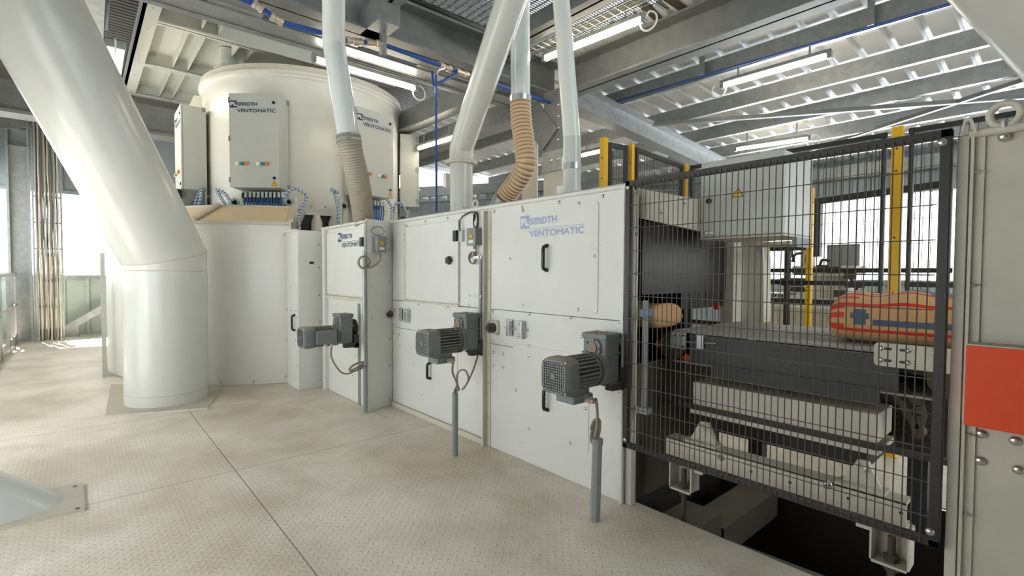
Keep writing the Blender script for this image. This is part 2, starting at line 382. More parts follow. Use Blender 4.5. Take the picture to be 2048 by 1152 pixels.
# roof of ribbed sheet falling away from the aisle
def roofz(x): return 4.56-(x-6.8)*.083
b = MB(); sl = Vector((1, 0, -.083)).normalized()
ribbed(b, (5.2, -7.5, roofz(5.2)), (0, 1, 0), sl, 20, 9.6, .34, -.06, .045)
struct(b.build('roof_sheeting', SHEET))
# decks over the aisle
struct(MB().box(-1.85, 2.7, -4.2, 4.2, 4.75, 4.8).build('ceiling_aisle', DARKC))
b = MB(); ribbed(b, (-1.8, 5.6, 5.36), (0, 1, 0), (1, 0, 0), 10.5, 9.5, .11, -.03, .02); struct(b.build('ceiling_left', DARKC))
struct(MB().box(-1.85, 7, -4.2, 16.2, 7.0, 7.1).build('ceiling_upper', CLAD))  # added above the grating to hold back the sky
struct(MB().box(5.2, 15, -9, -7.3, 3, 7).build('wall_right_end', CLAD))
# pale shed seen through the end window
t = thing('far_shed', 'pale gabled shed outside, seen through the window beside the cable tray', 'building', (2, 46, -6))
MB().box(-1.2, 7, 44, 50, -6, 4.2).build('wall', SHED, t); b = MB()
b.quad((-1.2, 44, 4.2), (7, 44, 4.2), (7, 47, 6.2), (1.0, 47, 6.2)); b.quad((-1.2, 50, 4.2), (7, 50, 4.2), (7, 47, 6.2), (1.0, 47, 6.2)); b.quad((-1.2, 44, 4.2), (-1.2, 50, 4.2), (1, 47, 6.2), (1, 47, 6.2001)); b.build('roof', SHED, t)

# ------------------------------------------------------------------ steelwork overhead
def steel(name, label, cat, mat, fn, group=None, loc=None):
    b = MB(); fn(b); o = b.build(name, mat); return tag(o, label, cat, group)
ZB = 4.2
steel('steel_beam', 'deep grey cross beam with the blue air pipe clipped along its flange', 'beam', GALVD, lambda b: (b.box(-1.5, 5.62, 5.26, 5.70, ZB, ZB+.03), b.box(-1.5, 5.62, 5.44, 5.46, ZB, 4.68), b.box(-1.5, 5.62, 5.26, 5.70, 4.66, 4.69)))
steel('steel_beam', 'pale channel beam beside the deep cross beam, carrying a conduit and a long lamp', 'beam', GALV, lambda b: (b.box(-1.5, 5.45, 5.79, 6.2, ZB-.02, ZB+.02), b.box(-1.5, 5.45, 6.17, 6.2, ZB, 4.6), [b.box(x, x+.5, 5.70, 5.79, ZB-.005, ZB+.012) for x in (1.0, 2.05, 3.35, 4.2)]))
steel('steel_beam', 'big grey beam over the conveyor, running from the column up to the top edge', 'beam', GALVD, lambda b: (b.box(5.5, 5.8, -7, 5.3, ZB, ZB+.025), b.box(5.63, 5.66, -7, 5.3, ZB, 4.62), b.box(5.42, 5.8, -7, 5.3, 4.6, 4.63)))
steel('steel_beam', 'short pale beam joining the cross beam below the grating', 'beam', GALV, lambda b: (b.box(2.44, 2.70, .8, 5.0, 4.42, 4.45), b.box(2.55, 2.59, .8, 5.0, 4.42, 4.68), b.box(2.44, 2.70, 4.98, 5.44, 4.2, 4.47)))
steel('steel_beam', 'grey beam beside the wire cable tray, above the lit lamp', 'beam', GALVD, lambda b: (b.box(4.12, 4.34, .8, 5.2, 4.40, 4.43), b.box(4.21, 4.24, .8, 5.2, 4.4, 4.66)))
steel('steel_beam', 'pale flanged beam behind the drum, sloping past the fat white chute', 'beam', GALV, lambda b: (b.box(4.62, 4.86, 6.2, 15.2, 4.18, 4.21), b.box(4.73, 4.76, 6.2, 15.2, 4.2, 4.6), b.box(5.35, 5.65, 5.8, 15.2, 3.98, 4.01), b.box(5.49, 5.52, 5.8, 15.2, 4.0, 4.4)))
steel('roof_rafter', 'pale galvanised rafter sloping away from the column under the roof', 'beam', GALV, lambda b: ibeam(b, (5.75, 5.16, 4.2), (13.8, 5.16, 4.2-8.05*.083), .26, .36))
PUR = [(6.8, 'nearest purlin with the blue pipe and a lamp beneath it'), (8.05, 'second purlin, behind the one with the blue pipe'), (9.2, 'third purlin of the lit roof, just above the diagonal roof brace'), (10.4, 'fourth purlin, over the farthest lamp'), (11.6, 'last purlin before the far wall, above the black mesh top')]
for x, lb in PUR:
    z = roofz(x)-.14
    steel('roof_purlin', 'galvanised '+lb, 'purlin', GALV, lambda b: (b.box(x-.01, x+.01, -7.3, 11.6, z-.11, z+.1), b.box(x-.01, x+.07, -7.3, 11.6, z-.125, z-.11), b.box(x-.01, x+.07, -7.3, 11.6, z+.1, z+.11)), 'roof purlins')
for (p0, p1, lb) in (((1305, 252), (2060, 196), 'long diagonal roof brace crossing from the rafter to the upper right'), ((1560, 322), (2060, 160), 'thin diagonal roof brace behind the yellow post')):
    A, B = onZ(*p0, 3.95), onZ(*p1, 4.02); steel('roof_brace', lb, 'brace', GALVD, lambda b: (b.bar(A, B, .07, .012), b.bar(A+Vector((.03, 0, .035)), B+Vector((.03, 0, .035)), .012, .07)))
# steel column behind the machine with its knee brace
cb = onX(1106, 340, 5.45)
t = thing('steel_column', 'beige steel column standing behind the machine, bolted to the beams above', 'column', (5.45, cb.y, 0))
b = MB(); y0 = onX(1127, 380, 5.3).y; y1 = onX(1087, 380, 5.3).y
b.box(5.3, 5.33, y0, y1, 0, 3.3); b.box(5.33, 5.6, (y0+y1)/2-.02, (y0+y1)/2+.02, 0, 4.2); b.build('shaft', GRIME, t)
b = MB(); b.box(5.57, 5.6, y0, y1, 0, 4.2); b.box(5.3, 5.33, y0+.02, y1, 3.3, 4.2); b.build('upper_shaft', GALVD, t)
b = MB(); b.box(5.27, 5.3, y0-.01, y1+.01, 3.0, 3.3); b.build('gusset_plate', GALV, t)
for k in range(2): bolt(t, (5.27, y0+.09+k*.14, 3.16), r=.03)
for k in range(4): bolt(t, (5.3, y0+.12, 3.45+k*.17), r=.025)
A = onX(1040, 195, 5.3); B = onX(1100, 280, 5.28)
b = MB(); b.bar(A, B, .03, .40, (0, 1, .3)); b.build('knee_brace', GALVD, t)
b = MB(); q0, q1 = onX(1044, 330, 6.3), onX(1074, 330, 6.3); b.box(6.3, 6.33, q1.y, q0.y, 0, 4.1); b.box(6.33, 6.55, q0.y-.03, q0.y, 0, 4.1)
tag(b.build('steel_post', GRIME), 'narrow beige post behind the ribbed tan hose', 'post')
# steel grating deck
b = MB()
for i in range(int(4.2/.04)):
    y = 1.0+i*.04; b.box(2.72, 5.44, y, y+.004, 4.708, 4.73)
for i in range(28):
    x = 2.72+i*.1; b.box(x, x+.006, 1.0, 5.2, 4.715, 4.73)
o = b.build('steel_grating', GALVD); tag(o, 'open steel grating deck overhead between the beams', 'grating')
b = MB(); b.bar(onZ(1270, -6, 4.68), onZ(1345, 60, 4.68), .10, .05); b.bar(onZ(1330, -10, 4.68), onZ(1410, 45, 4.68), .10, .05)
tag(b.build('grating_clip', RUST), 'brown grating supports above the lit lamp', 'bracket')
# stiffened hopper floor over the drum
HZ = 5.05
t = thing('hopper', 'pale stiffened hopper floor above the drum with square ribs', 'hopper', (2.7, 9.5, HZ))
x0 = onZ(262, 190, HZ).x; xe = 4.6; y0, y1 = 6.3, onZ(245, 187, HZ).y
MB().box(x0, xe, y0, y1, HZ+.22, HZ+.25).build('plate', HOPP, t)
b = MB(); b.box(x0-.14, x0+.06, y0, y1, HZ, HZ+.03); b.box(x0-.14, x0-.1, y0, y1, HZ, HZ+.25); b.build('edge_channel', HOPP, t)
ys = [onZ(295, 40, HZ).y, onZ(275, 127, HZ).y, y1-.05]
for y in ys: b = MB(); b.box(x0+.06, xe, y-.07, y+.07, HZ, HZ+.02); b.box(x0+.06, xe, y-.01, y+.01, HZ, HZ+.22); b.build('stiffener', HOPP, t)
for (px, ya, yb) in ((388, ys[0], ys[1]), (352, ys[1], ys[2]), (410, y0, ys[0]), (505, ys[0], ys[1])):
    x = onZ(px, 90, HZ).x if px != 352 else onZ(352, 160, HZ).x
    b = MB(); b.box(x-.12, x-.10, ya, yb, HZ+.06, HZ+.22); b.box(x+.10, x+.12, ya, yb, HZ+.06, HZ+.22); b.build('stiffener', HOPP, t)
for k in range(7): bolt(t, (x0-.04, y0+.5+k*.75, HZ), (0, 0, -1), .02)
steel('steel_beam', 'dark cross beam beyond the hopper floor, behind the drum lugs', 'beam', GALVD, lambda b: (b.box(-1.4, 7, 12.6, 12.9, 4.35, 4.9), b.box(-1.4, 7, 12.5, 13.0, 4.3, 4.36)))
# ------------------------------------------------------------------ left end: column, cables, railing
p = onZ(40, 681); yc = 14.6
xa, xb_ = onY(17, 500, yc).x, onY(64, 500, yc).x
t = thing('steel_column', 'galvanised steel column standing at the end of the railing', 'column', ((xa+xb_)/2, yc, 0))
b = MB(); b.box(xa, xa+.04, yc-.15, yc+.2, 0, 5); b.box(xb_-.04, xb_, yc-.15, yc+.2, 0, 5); b.box(xa, xb_, yc, yc+.03, 0, 5); b.build('shaft', GALV, t)
b = MB(); [b.box(xa+.03, xb_-.03, yc-.12, yc, z, z+.03) for z in (4.05, 4.4, 4.95)]; b.build('stiffener', GALV, t)
A, B = onY(20, 250, yc-.2), onY(-30, 80, yc-2.2)
b = MB(); q = [onY(-40, 130, yc-.25), onY(0, 90, yc-.25), onY(60, 255, yc-.25), onY(-5, 258, yc-.25)]
for k in range(4): pass
vs = [b.v(x) for x in q]; vs2 = [b.v(x+Vector((0, .05, 0))) for x in q]; b.f(vs); b.f(vs2[::-1]); [b.f([vs[i], vs[(i+1) % 4], vs2[(i+1) % 4], vs2[i]]) for i in range(4)]
b.build('knee_plate', GALVD, t)
yt = 14.45; x0, x1 = onY(66, 500, yt).x, onY(126, 500, yt).x
t = thing('cable_ladder', 'vertical cable ladder beside the galvanised column', 'cable tray', ((x0+x1)/2, yt, 0))
b = MB(); b.box(x0, x0+.03, yt, yt+.08, 0, 5.1); b.box(x1-.03, x1, yt, yt+.08, 0, 5.1); b.build('side_rail', GALV, t)
for k in range(9): b = MB(); b.box(x0, x1, yt+.03, yt+.06, .3+k*.55, .33+k*.55); b.build('rung', GALV, t)
rnd = random.Random(3); cm_ = [M('cable_%s' % n, c, .5) for n, c in (('grey', s(150, 148, 140)), ('dark', s(88, 86, 84)), ('cream', s(190, 182, 160)))]
for k in range(15):
    x = x0+.06+(x1-x0-.12)*k/14; pts = []
    for j in range(14): pts.append((x+rnd.uniform(-.008, .008), yt-.03+rnd.uniform(-.006, .006)-(.035 if k % 2 == 0 else 0), 5.1*j/13+.01))
    o = MB().tube(bez(pts, 3), rnd.uniform(.013, .017), 6).build('cable', cm_[k % 3], None, True)
    tag(o, ['grey cable among those hanging on the vertical cable ladder', 'dark cable among those hanging on the vertical cable ladder', 'cream cable among those hanging on the vertical cable ladder'][k % 3], 'cable', ['grey', 'dark', 'cream'][k % 3]+' cables on the vertical ladder')
t = thing('railing', 'galvanised railing with kick plate along the open edge', 'railing', (-1.02, 13, 0))
def rp(px, py, y=None): return py
xr = -1.0; b = MB()
b.cyl((xr, 10.2, 1.42), (xr, 14.35, 1.42), .035, 10); b.build('top_rail', GALV, t, True)
MB().cyl((xr, 10.2, .8), (xr, 14.35, .8), .028, 10).build('mid_rail', GALV, t, True)
MB().box(xr-.01, xr+.01, 9.5, 14.4, .01, .2).build('kick_plate', GALV, t)
for y in (10.4, 11.6, 12.9, 13.5, 14.1): MB().box(xr-.03, xr+.02, y-.03, y+.03, 0, 1.42).build('post', GALV, t)
A, B = onY(132, 658, 15.0), onY(212, 612, 15.0)
b = MB(); b.bar(A, B, .1, .14); tag(b.build('diagonal_brace', GALV), 'slanting galvanised brace against the green dado below the window', 'brace')
b = MB(); b.box(A.x-.08, A.x+.22, 15.0, 15.12, 0, A.z+.05); tag(b.build('bracket', GALV), 'galvanised foot bracket holding the slanting brace', 'bracket')
o = MB().cyl(onY(217, -20, 8.6), onY(210, 60, 8.6), .03, 8).build('conduit', GALV, None, True); tag(o, 'vertical conduit dropping to the glaring lamp beside the big slanting tube', 'pipe')
b = MB(); q = [onZ(a, c, 4.55) for a, c in ((160, -30), (212, -30), (205, 110), (160, 60))]
b.quad(*q); b.quad(*[x+Vector((0, 0, .06)) for x in q]); [b.quad(q[i], q[(i+1) % 4], q[(i+1) % 4]+Vector((0, 0, .06)), q[i]+Vector((0, 0, .06))) for i in range(4)]
tag(b.build('steel_beam', GALV), 'pale beam flange between the slanting tube and the conduit', 'beam')

# ------------------------------------------------------------------ lamps
def lamp(label, A, B, wd=.075, loop=None, power=LITL, hang=True):
    A, B = Vector(A), Vector(B); m = (A+B)/2; t = thing('tube_lamp', label, 'lamp', m, 'strip lamps under the steelwork')
    d = (B-A).normalized()
    b = MB(); b.bar(A+Vector((0, 0, .055)), B+Vector((0, 0, .055)), wd, .05); b.build('housing', GALV, t, bevel=.01)
    n = max(3, int((B-A).length/.16)); b = MB()
    for k in range(n):
        p, q = A+(B-A)*((k+.03)/n), A+(B-A)*((k+.97)/n); b.bar(p, q, wd*.8, .04)
    b.build('diffuser', power, t)
    for e, sg in ((A, -1), (B, 1)): b = MB(); b.bar(e+d*sg*.0+Vector((0, 0, .02)), e+d*sg*.05+Vector((0, 0, .02)), wd, .11); b.build('end_cap', GALV, t, bevel=.01)
    if hang:
        for k in (.15, .85): b = MB(); b.bar(A+(B-A)*k+Vector((0, 0, .07)), A+(B-A)*k+Vector((0, 0, .37 if 'farthest' in label else .22)), .02, .02, (1, 0, 0)); b.build('hanger', GALV, t)
    if loop is not None:
        e, sz = (B, 1) if loop == 'B' else (A, -1); r = .10; c = e+d*sz*.08+Vector((0, 0, -r*.4)); pts = []
        sd_ = d
        for k in range(15): a = pi/2+k*2*pi/14*.95*-1; pts.append(c+sd_*sz*cos(a)*r+Vector((0, 0, sin(a)*r)))
        pts = [e+d*sz*.04]+pts+[e+Vector((0, 0, .12))-d*sz*.05]; MB().tube(bez(pts, 3), .011, 6).build('cable_loop', PAPER, t, True)
    return t
lamp('wide glaring lamp beside the big slanting tube', onZ(230, 92, 4.6), onZ(222, 168, 4.6), .24, 'A')
lamp('long lamp under the pale channel beam in front of the drum top', onZ(632, 120, 4.05), onZ(828, 177, 4.05), .075, 'B')
lamp('lamp beside the cable tray under the grating, with a white cable loop', onZ(1092, 117, 4.3), onZ(1284, 40, 4.3), .075, 'B')
lamp('lamp under the nearest purlin against the bright roof', onZ(1449, 171, 4.12), onZ(1654, 113, 4.12), .075, 'A')
lamp('farthest lamp, above the pale control box behind the mesh guard', onZ(1474, 299, 3.9), onZ(1616, 278, 3.9), .075, 'B')
lamp('lamp partly hidden behind the fat white chute', onZ(838, 297, 3.85), onZ(908, 275, 3.85), .075)
lamp('small lamp behind the first yellow fence post', onZ(1165, 311, 3.8), onZ(1222, 298, 3.8), .075)
# ------------------------------------------------------------------ enclosure along the aisle
def yz(px, py, x=DX): p = onX(px, py, x); return p.y, p.z
def wallT(x, y, z): return frame((x, y, z), (0, -1, 0), (0, 0, 1), (-1, 0, 0))       # local x right, y up, z towards the aisle
def plate(mb, pts, x, th):
    """sheet on a plane facing the aisle; pts are (y, z)"""
    a = [mb.v((x, y, z)) for y, z in pts]; c = [mb.v((x-th, y, z)) for y, z in pts]; n = len(pts)
    mb.f(a); mb.f(c[::-1])
    for i in range(n): mb.f([a[i], a[(i+1) % n], c[(i+1) % n], c[i]])
def handle(parent, x, y, z, h, mat=PLASTIC):
    b = MB(); d = .042
    b.tube([(x, y, z-h/2), (x-d*.9, y, z-h/2+.012), (x-d, y, z-h/2+.03), (x-d, y, z+h/2-.03), (x-d*.9, y, z+h/2-.012), (x, y, z+h/2)], .014, 8)
    b.box(x-.012, x, y-.014, y+.014, z-h/2-.012, z-h/2+.012); b.box(x-.012, x, y-.014, y+.014, z+h/2-.012, z+h/2+.012)
    return b.build('handle', mat, parent, True)
TOP = 2.045
YA0, YA1, YB1 = 1.905, 3.34, 5.06
def bolts(parent, pts, r=.011, x=DX):
    for px, py in pts:
        y, z = yz(px, py, x); bolt(parent, (x, y, z), r=r)
# --- front cabinet with the big faded logo
A = thing('machine_cabinet', 'white machine cabinet with the large faded logo, next to the mesh guard', 'machine cabinet', (DX+.6, (YA0+YA1)/2, 0))
b = MB(); b.box(DX, DX+.06, YA0, YA1, 1.19, TOP); b.box(DX+.06, 3.42, YA0, YA1, TOP-.05, TOP); b.build('upper_panel', WHITE, A, bevel=.004)
MB().box(3.36, 3.42, YA0, YA1, 0, TOP-.052).build('back_panel', STAIN, A)
b = MB(); b.box(DX, DX+.06, YA0, YA1, .894, 1.187); b.build('middle_panel', WHITE, A, bevel=.003)
b = MB(); b.box(DX, DX+.06, YA0, YA1, .0, .891); b.build('lower_panel', WHITE, A, bevel=.003)
c0, c1 = yz(1016, 613), yz(1198, 402); h = MB(wallT(DX, c0[0], c0[1])); w_ = c0[0]-c1[0]; hh = c1[1]-c0[1]
h.prism(rrect(0, w_, 0, hh, .03), 0, .005); hat = h.build('hatch_cover', WHITE, A)
for px, py in ((1046, 422), (1158, 407), (1196, 512), (1157, 619), (1046, 611), (1018, 518)):
    y, z = yz(px, py); y = min(max(y, c1[0]+.03), c0[0]-.03); bolt(hat, (DX-.005, y, z), r=.012)
hy, hz = yz(1095, 516); handle(hat, DX-.005, hy, hz, .185)
b = MB(); b.box(DX-.0065, DX-.005, hy-.03, hy-.006, hz-.06, hz+.065); b.build('label_plate', PAPER, hat)
l0, l1 = yz(1042, 480), yz(1169, 466)
logo(hat, wallT(DX-.005, l0[0], yz(1060, 474)[1]), l0[0]-l1[0], FADED)
c0, c1 = yz(1027, 853), yz(1179, 712); h = MB(wallT(DX, c0[0], c0[1])); h.prism(rrect(0, c0[0]-c1[0], 0, c1[1]-c0[1], .02), 0, .004); hl = h.build('inspection_cover', WHITE, A)
hy, hz = yz(1096, 797); handle(hl, DX-.004, hy, hz, .17)
for px, py in ((1059, 862), (1141, 889), (1031, 780), (1176, 818)):
    y, z = yz(px, py); bolt(hl, (DX-.004, min(max(y, c1[0]+.03), c0[0]-.03), max(z, c0[1]+.03)), r=.012)
bolts(A, [(900+x/2.45, 380+y/2.45) for x, y in ((210, 594), (387, 607), (590, 625), (833, 647), (387, 765), (387, 813), (213, 795), (260, 802), (215, 860), (260, 868), (645, 718), (210, 738), (765, 972), (831, 988))], .013)
b = MB(); b.box(DX-.03, DX, YA0, YA0+.012, 0, TOP); b.box(DX-.006, DX, YA0, YA0+.035, 0, TOP); b.build('corner_trim', WHITE, A)
for z in (.12, .35, .62, .9, 1.2, 1.5, 1.75, 1.95): bolt(A, (DX-.006, YA0+.022, z), r=.007)
b = MB(); b.box(DX-.05, DX, YA1-.006, YA1+.006, 0.0, TOP-.02); b.box(DX-.008, DX, YA1-.05, YA1, 0, TOP-.02); b.build('joint_flange', GRIME, A)
for z in (.25, .55, .8, 1.15, 1.45, 1.8): bolt(A, (DX-.008, YA1-.028, z), r=.008)
b = MB(); b.tube([(DX-.012, YA0-.005, TOP+.012), (DX-.012, YA1, TOP+.012)], .018, 10); b.build('top_rail', WHITE, A, True)
for y in (2.1, 2.5, 2.9, 3.25): bolt(A, (DX-.004, y, TOP-.03), r=.012)
# --- middle cabinet with the square access door
B = thing('machine_cabinet', 'white machine cabinet with the square access door and black star knob', 'machine cabinet', (DX+.6, (YA1+YB1)/2, 0))
sB = yz(870, 608)[1]
b = MB(); b.box(DX, 3.75, YA1+.003, YB1, sB+.002, TOP); b.build('upper_panel', WHITE, B, bevel=.004)
b = MB(); b.box(DX, 3.75, YA1+.003, YB1, .888, sB-.002); b.build('middle_panel', WHITE, B, bevel=.003)
b = MB(); b.box(DX, 3.75, YA1+.003, YB1, 0, .885); b.build('lower_panel', WHITE, B, bevel=.003)
c0, c1 = yz(815, 598), yz(920, 440); h = MB(wallT(DX, c0[0], c0[1])); W_, H_ = c0[0]-c1[0], c1[1]-c0[1]
h.prism(rrect(0, W_, 0, H_, .008), 0, .022); dr = h.build('access_door', WHITE, B, bevel=.003)
ky, kz = yz(905, 521)
b = MB(frame((DX-.022, ky, kz), (0, -1, 0), (0, 0, 1), (-1, 0, 0))); pts = []
for k in range(40): a = 2*pi*k/40; r = .035+.006*cos(5*a); pts.append((r*cos(a), r*sin(a)))
b.prism(pts, .012, .04); b.cyl((0, 0, 0), (0, 0, .012), .012, 12); b.build('star_knob', PLASTIC, dr, bevel=.003)
b = MB(); b.box(DX-.02, DX, c0[0]+.006, c0[0]+.05, c0[1]-.03, c1[1]+.02); b.build('hinge_strip', GRIME, B)
b = MB(); b.box(DX-.022, DX, c1[0]-.2, c0[0]+.03, c0[1]-.032, c0[1]-.012) if 0 else b.box(DX-.022, DX, c1[0], c0[0]+.03, c0[1]-.032, c0[1]-.012); b.build('door_sill', GRIME, B)
for z in (c0[1]+.06, c0[1]+.12, c1[1]-.08, c1[1]-.14): bolt(B, (DX-.02, c0[0]+.028, z), r=.009)
ly, lz = yz(920, 472)
b = MB(); b.box(DX-.05, DX-.0225, ly-.005, ly+.05, lz-.05, lz+.05); b.build('door_switch', PLASTIC, B, bevel=.004)
b = MB(); b.box(DX-.03, DX, ly-.07, ly-.008, lz-.055, lz+.055); b.build('switch_bracket', GALVL, B)
bolts(B, [(560+x/2.45, 380+y/2.45) for x, y in ((679, 560), (823, 573), (929, 517), (928, 565), (680, 683), (655, 853), (557, 705), (585, 708), (560, 755), (588, 760), (958, 840), (553, 660), (815, 1045), (697, 1005), (545, 1052))], .012)
c0, c1 = yz(829, 790), yz(915, 700); h = MB(wallT(DX, c0[0], c0[1])); h.prism(rrect(0, c0[0]-c1[0], 0, c1[1]-c0[1], .015), 0, .004); hb = h.build('inspection_cover', WHITE, B)
hy, hz = yz(862, 741); handle(hb, DX-.004, hy, hz, .16)
b = MB(); b.tube([(DX-.012, YA1, TOP+.012), (DX-.012, YB1+.03, TOP+.012)], .018, 10); b.build('top_rail', WHITE, B, True)
for y in (3.55, 3.95, 4.35, 4.8): bolt(B, (DX-.004, y, TOP-.03), r=.012)
b = MB(); b.box(DX-.028, DX, 3.35, YB1-.02, 0, .05); b.build('base_angle', GRIME, B)
# wing standing out between the middle cabinet and the recess
XW = 2.29
b = MB(); b.prism([(XW, 4.955), (DX, 5.062), (DX, 5.1), (XW, 5.0)], 0, TOP+.02); wg = b.build('wing_panel', WHITE, B, bevel=.004)
for z in (.08, .45, .75, 1.05, 1.4, 1.75): bolt(wg, (DX-.05, 5.046, z), (.3, -1, 0), .012); bolt(wg, (XW+.06, 4.974, z-.05), (.3, -1, 0), .010)
b = MB(); b.box(XW-.012, XW, 4.95, 4.985, 0, TOP); b.build('edge_strip', GALV, wg)
# --- recessed cabinet with the small logo door
C0, C1 = YB1+.045, 6.36; XC = 2.36
Cc = thing('machine_cabinet', 'white recessed machine cabinet with the small dark blue logo on its door', 'machine cabinet', (XC+.6, (C0+C1)/2, 0))
sC = yz(695, 594, XC)[1]
b = MB(); b.box(XC, 3.9, C0, C1, sC, TOP-.01); b.build('upper_panel', WHITE, Cc, bevel=.004)
b = MB(); b.box(XC, 3.9, C0, C1, 0, sC-.003); b.build('lower_panel', WHITE, Cc, bevel=.004)
b = MB(); b.box(XC-.05, XC, C1-.13, C1-.06, 0, TOP); b.build('door_post', WHITE, Cc, bevel=.003)
d0, d1 = yz(664, 588, XC), yz(730, 470, XC); h = MB(wallT(XC, C1-.14, d0[1])); Wd = C1-.14-5.14; Hd = TOP-.06-d0[1]
h.prism(rrect(0, Wd, 0, Hd, .008), 0, .02); dC = h.build('cabinet_door', WHITE, Cc, bevel=.003)
l0, l1 = yz(676, 500, XC-.02), yz(725, 487, XC-.02); logo(dC, wallT(XC-.02, l0[0], yz(684, 495, XC-.02)[1]), l0[0]-l1[0], NAVY)
b = MB(); b.box(XC-.035, XC, C0, C1-.08, d0[1]-.05, d0[1]-.015); b.build('door_ledge', GRIME, Cc, bevel=.003)
b = MB(); b.box(XC-.045, XC-.02, 5.14, 5.2, 1.78, 1.88); b.build('door_switch', PLASTIC, Cc, bevel=.003)
b = MB(); b.tube([(XC-.02, C0-.05, TOP+.005), (XC-.02, C1, TOP+.005)], .018, 10); b.build('top_rail', WHITE, Cc, True)
for y in (5.3, 5.7, 6.1): bolt(Cc, (XC-.04, y, TOP+.005), r=.012)
b = MB(); b.box(XC-.012, XC, 5.28, 5.33, 0, sC-.06); b.build('channel_post', GALV, Cc)
for y, z in ((5.95, 1.02), (5.4, .55), (5.5, .3), (6.1, 1.25), (5.6, 1.25)): bolt(Cc, (XC, y, z), r=.01)
# --- end cabinet against the drum enclosure
E0, E1 = 6.44, 6.88; XE = 2.06
Ee = thing('machine_cabinet', 'narrow white end cabinet with a black handle, beside the curved drum enclosure', 'machine cabinet', (XE+.4, (E0+E1)/2, 0))
b = MB(); b.box(XE, 2.6, E0, E1, 0, TOP-.02); b.build('body', WHITE, Ee, bevel=.004)
b = MB(); b.box(XE-.03, XE+.01, E0+.02, E1, TOP-.035, TOP-.01); b.build('top_strip', WHITE, Ee)
hy, hz = yz(590, 645, XE); handle(Ee, XE, 6.56, hz, .2)
b = MB(); b.box(XE-.004, XE, E0+.03, E1-.06, .05, 1.38); b.build('front_cover', WHITE, Ee)
for y, z in ((6.5, 1.0), (6.55, 1.0), (6.5, .92), (6.55, .92), (6.52, .3), (6.7, 1.3), (6.5, .75), (6.55, .62), (6.7, 1.0)): bolt(Ee, (XE-.004, y, z), r=.008, mat=MOTORD)
for z in (.1, .5, .85, 1.2, 1.55, 1.85): bolt(Ee, (2.32, E0, z), (0, -1, 0), .012)
b = MB(); b.box(2.2, 2.25, E0-.012, E0, 1.60, 1.63); b.build('lock', PLASTIC, Ee)
# ------------------------------------------------------------------ lifting eyes on the rails
def eye(label, y, x, z, r, th, tube=.01):
    t = thing('lifting_eye', label, 'lifting eye', (x, y, z)); b = MB()
    b.tube([(x, y+(r)*cos(a), z+r+(r)*sin(a)) for a in [2*pi*k/28 for k in range(28)]], tube, 10, closed=True); b.build('ring', GRIME, t, True)
    MB().cyl((x, y, z-.012), (x, y, z+tube*1.2), tube*1.3, 10).build('shank', CHROME, t, True); return t
eye('small lifting eye on the top rail between the door and the faded logo cabinets', yz(953, 432)[0], DX-.012, TOP+.025, .033, .01)
eye('small lifting eye on the top rail beside the grey hose', 5.0, DX-.012, TOP+.03, .035, .01)

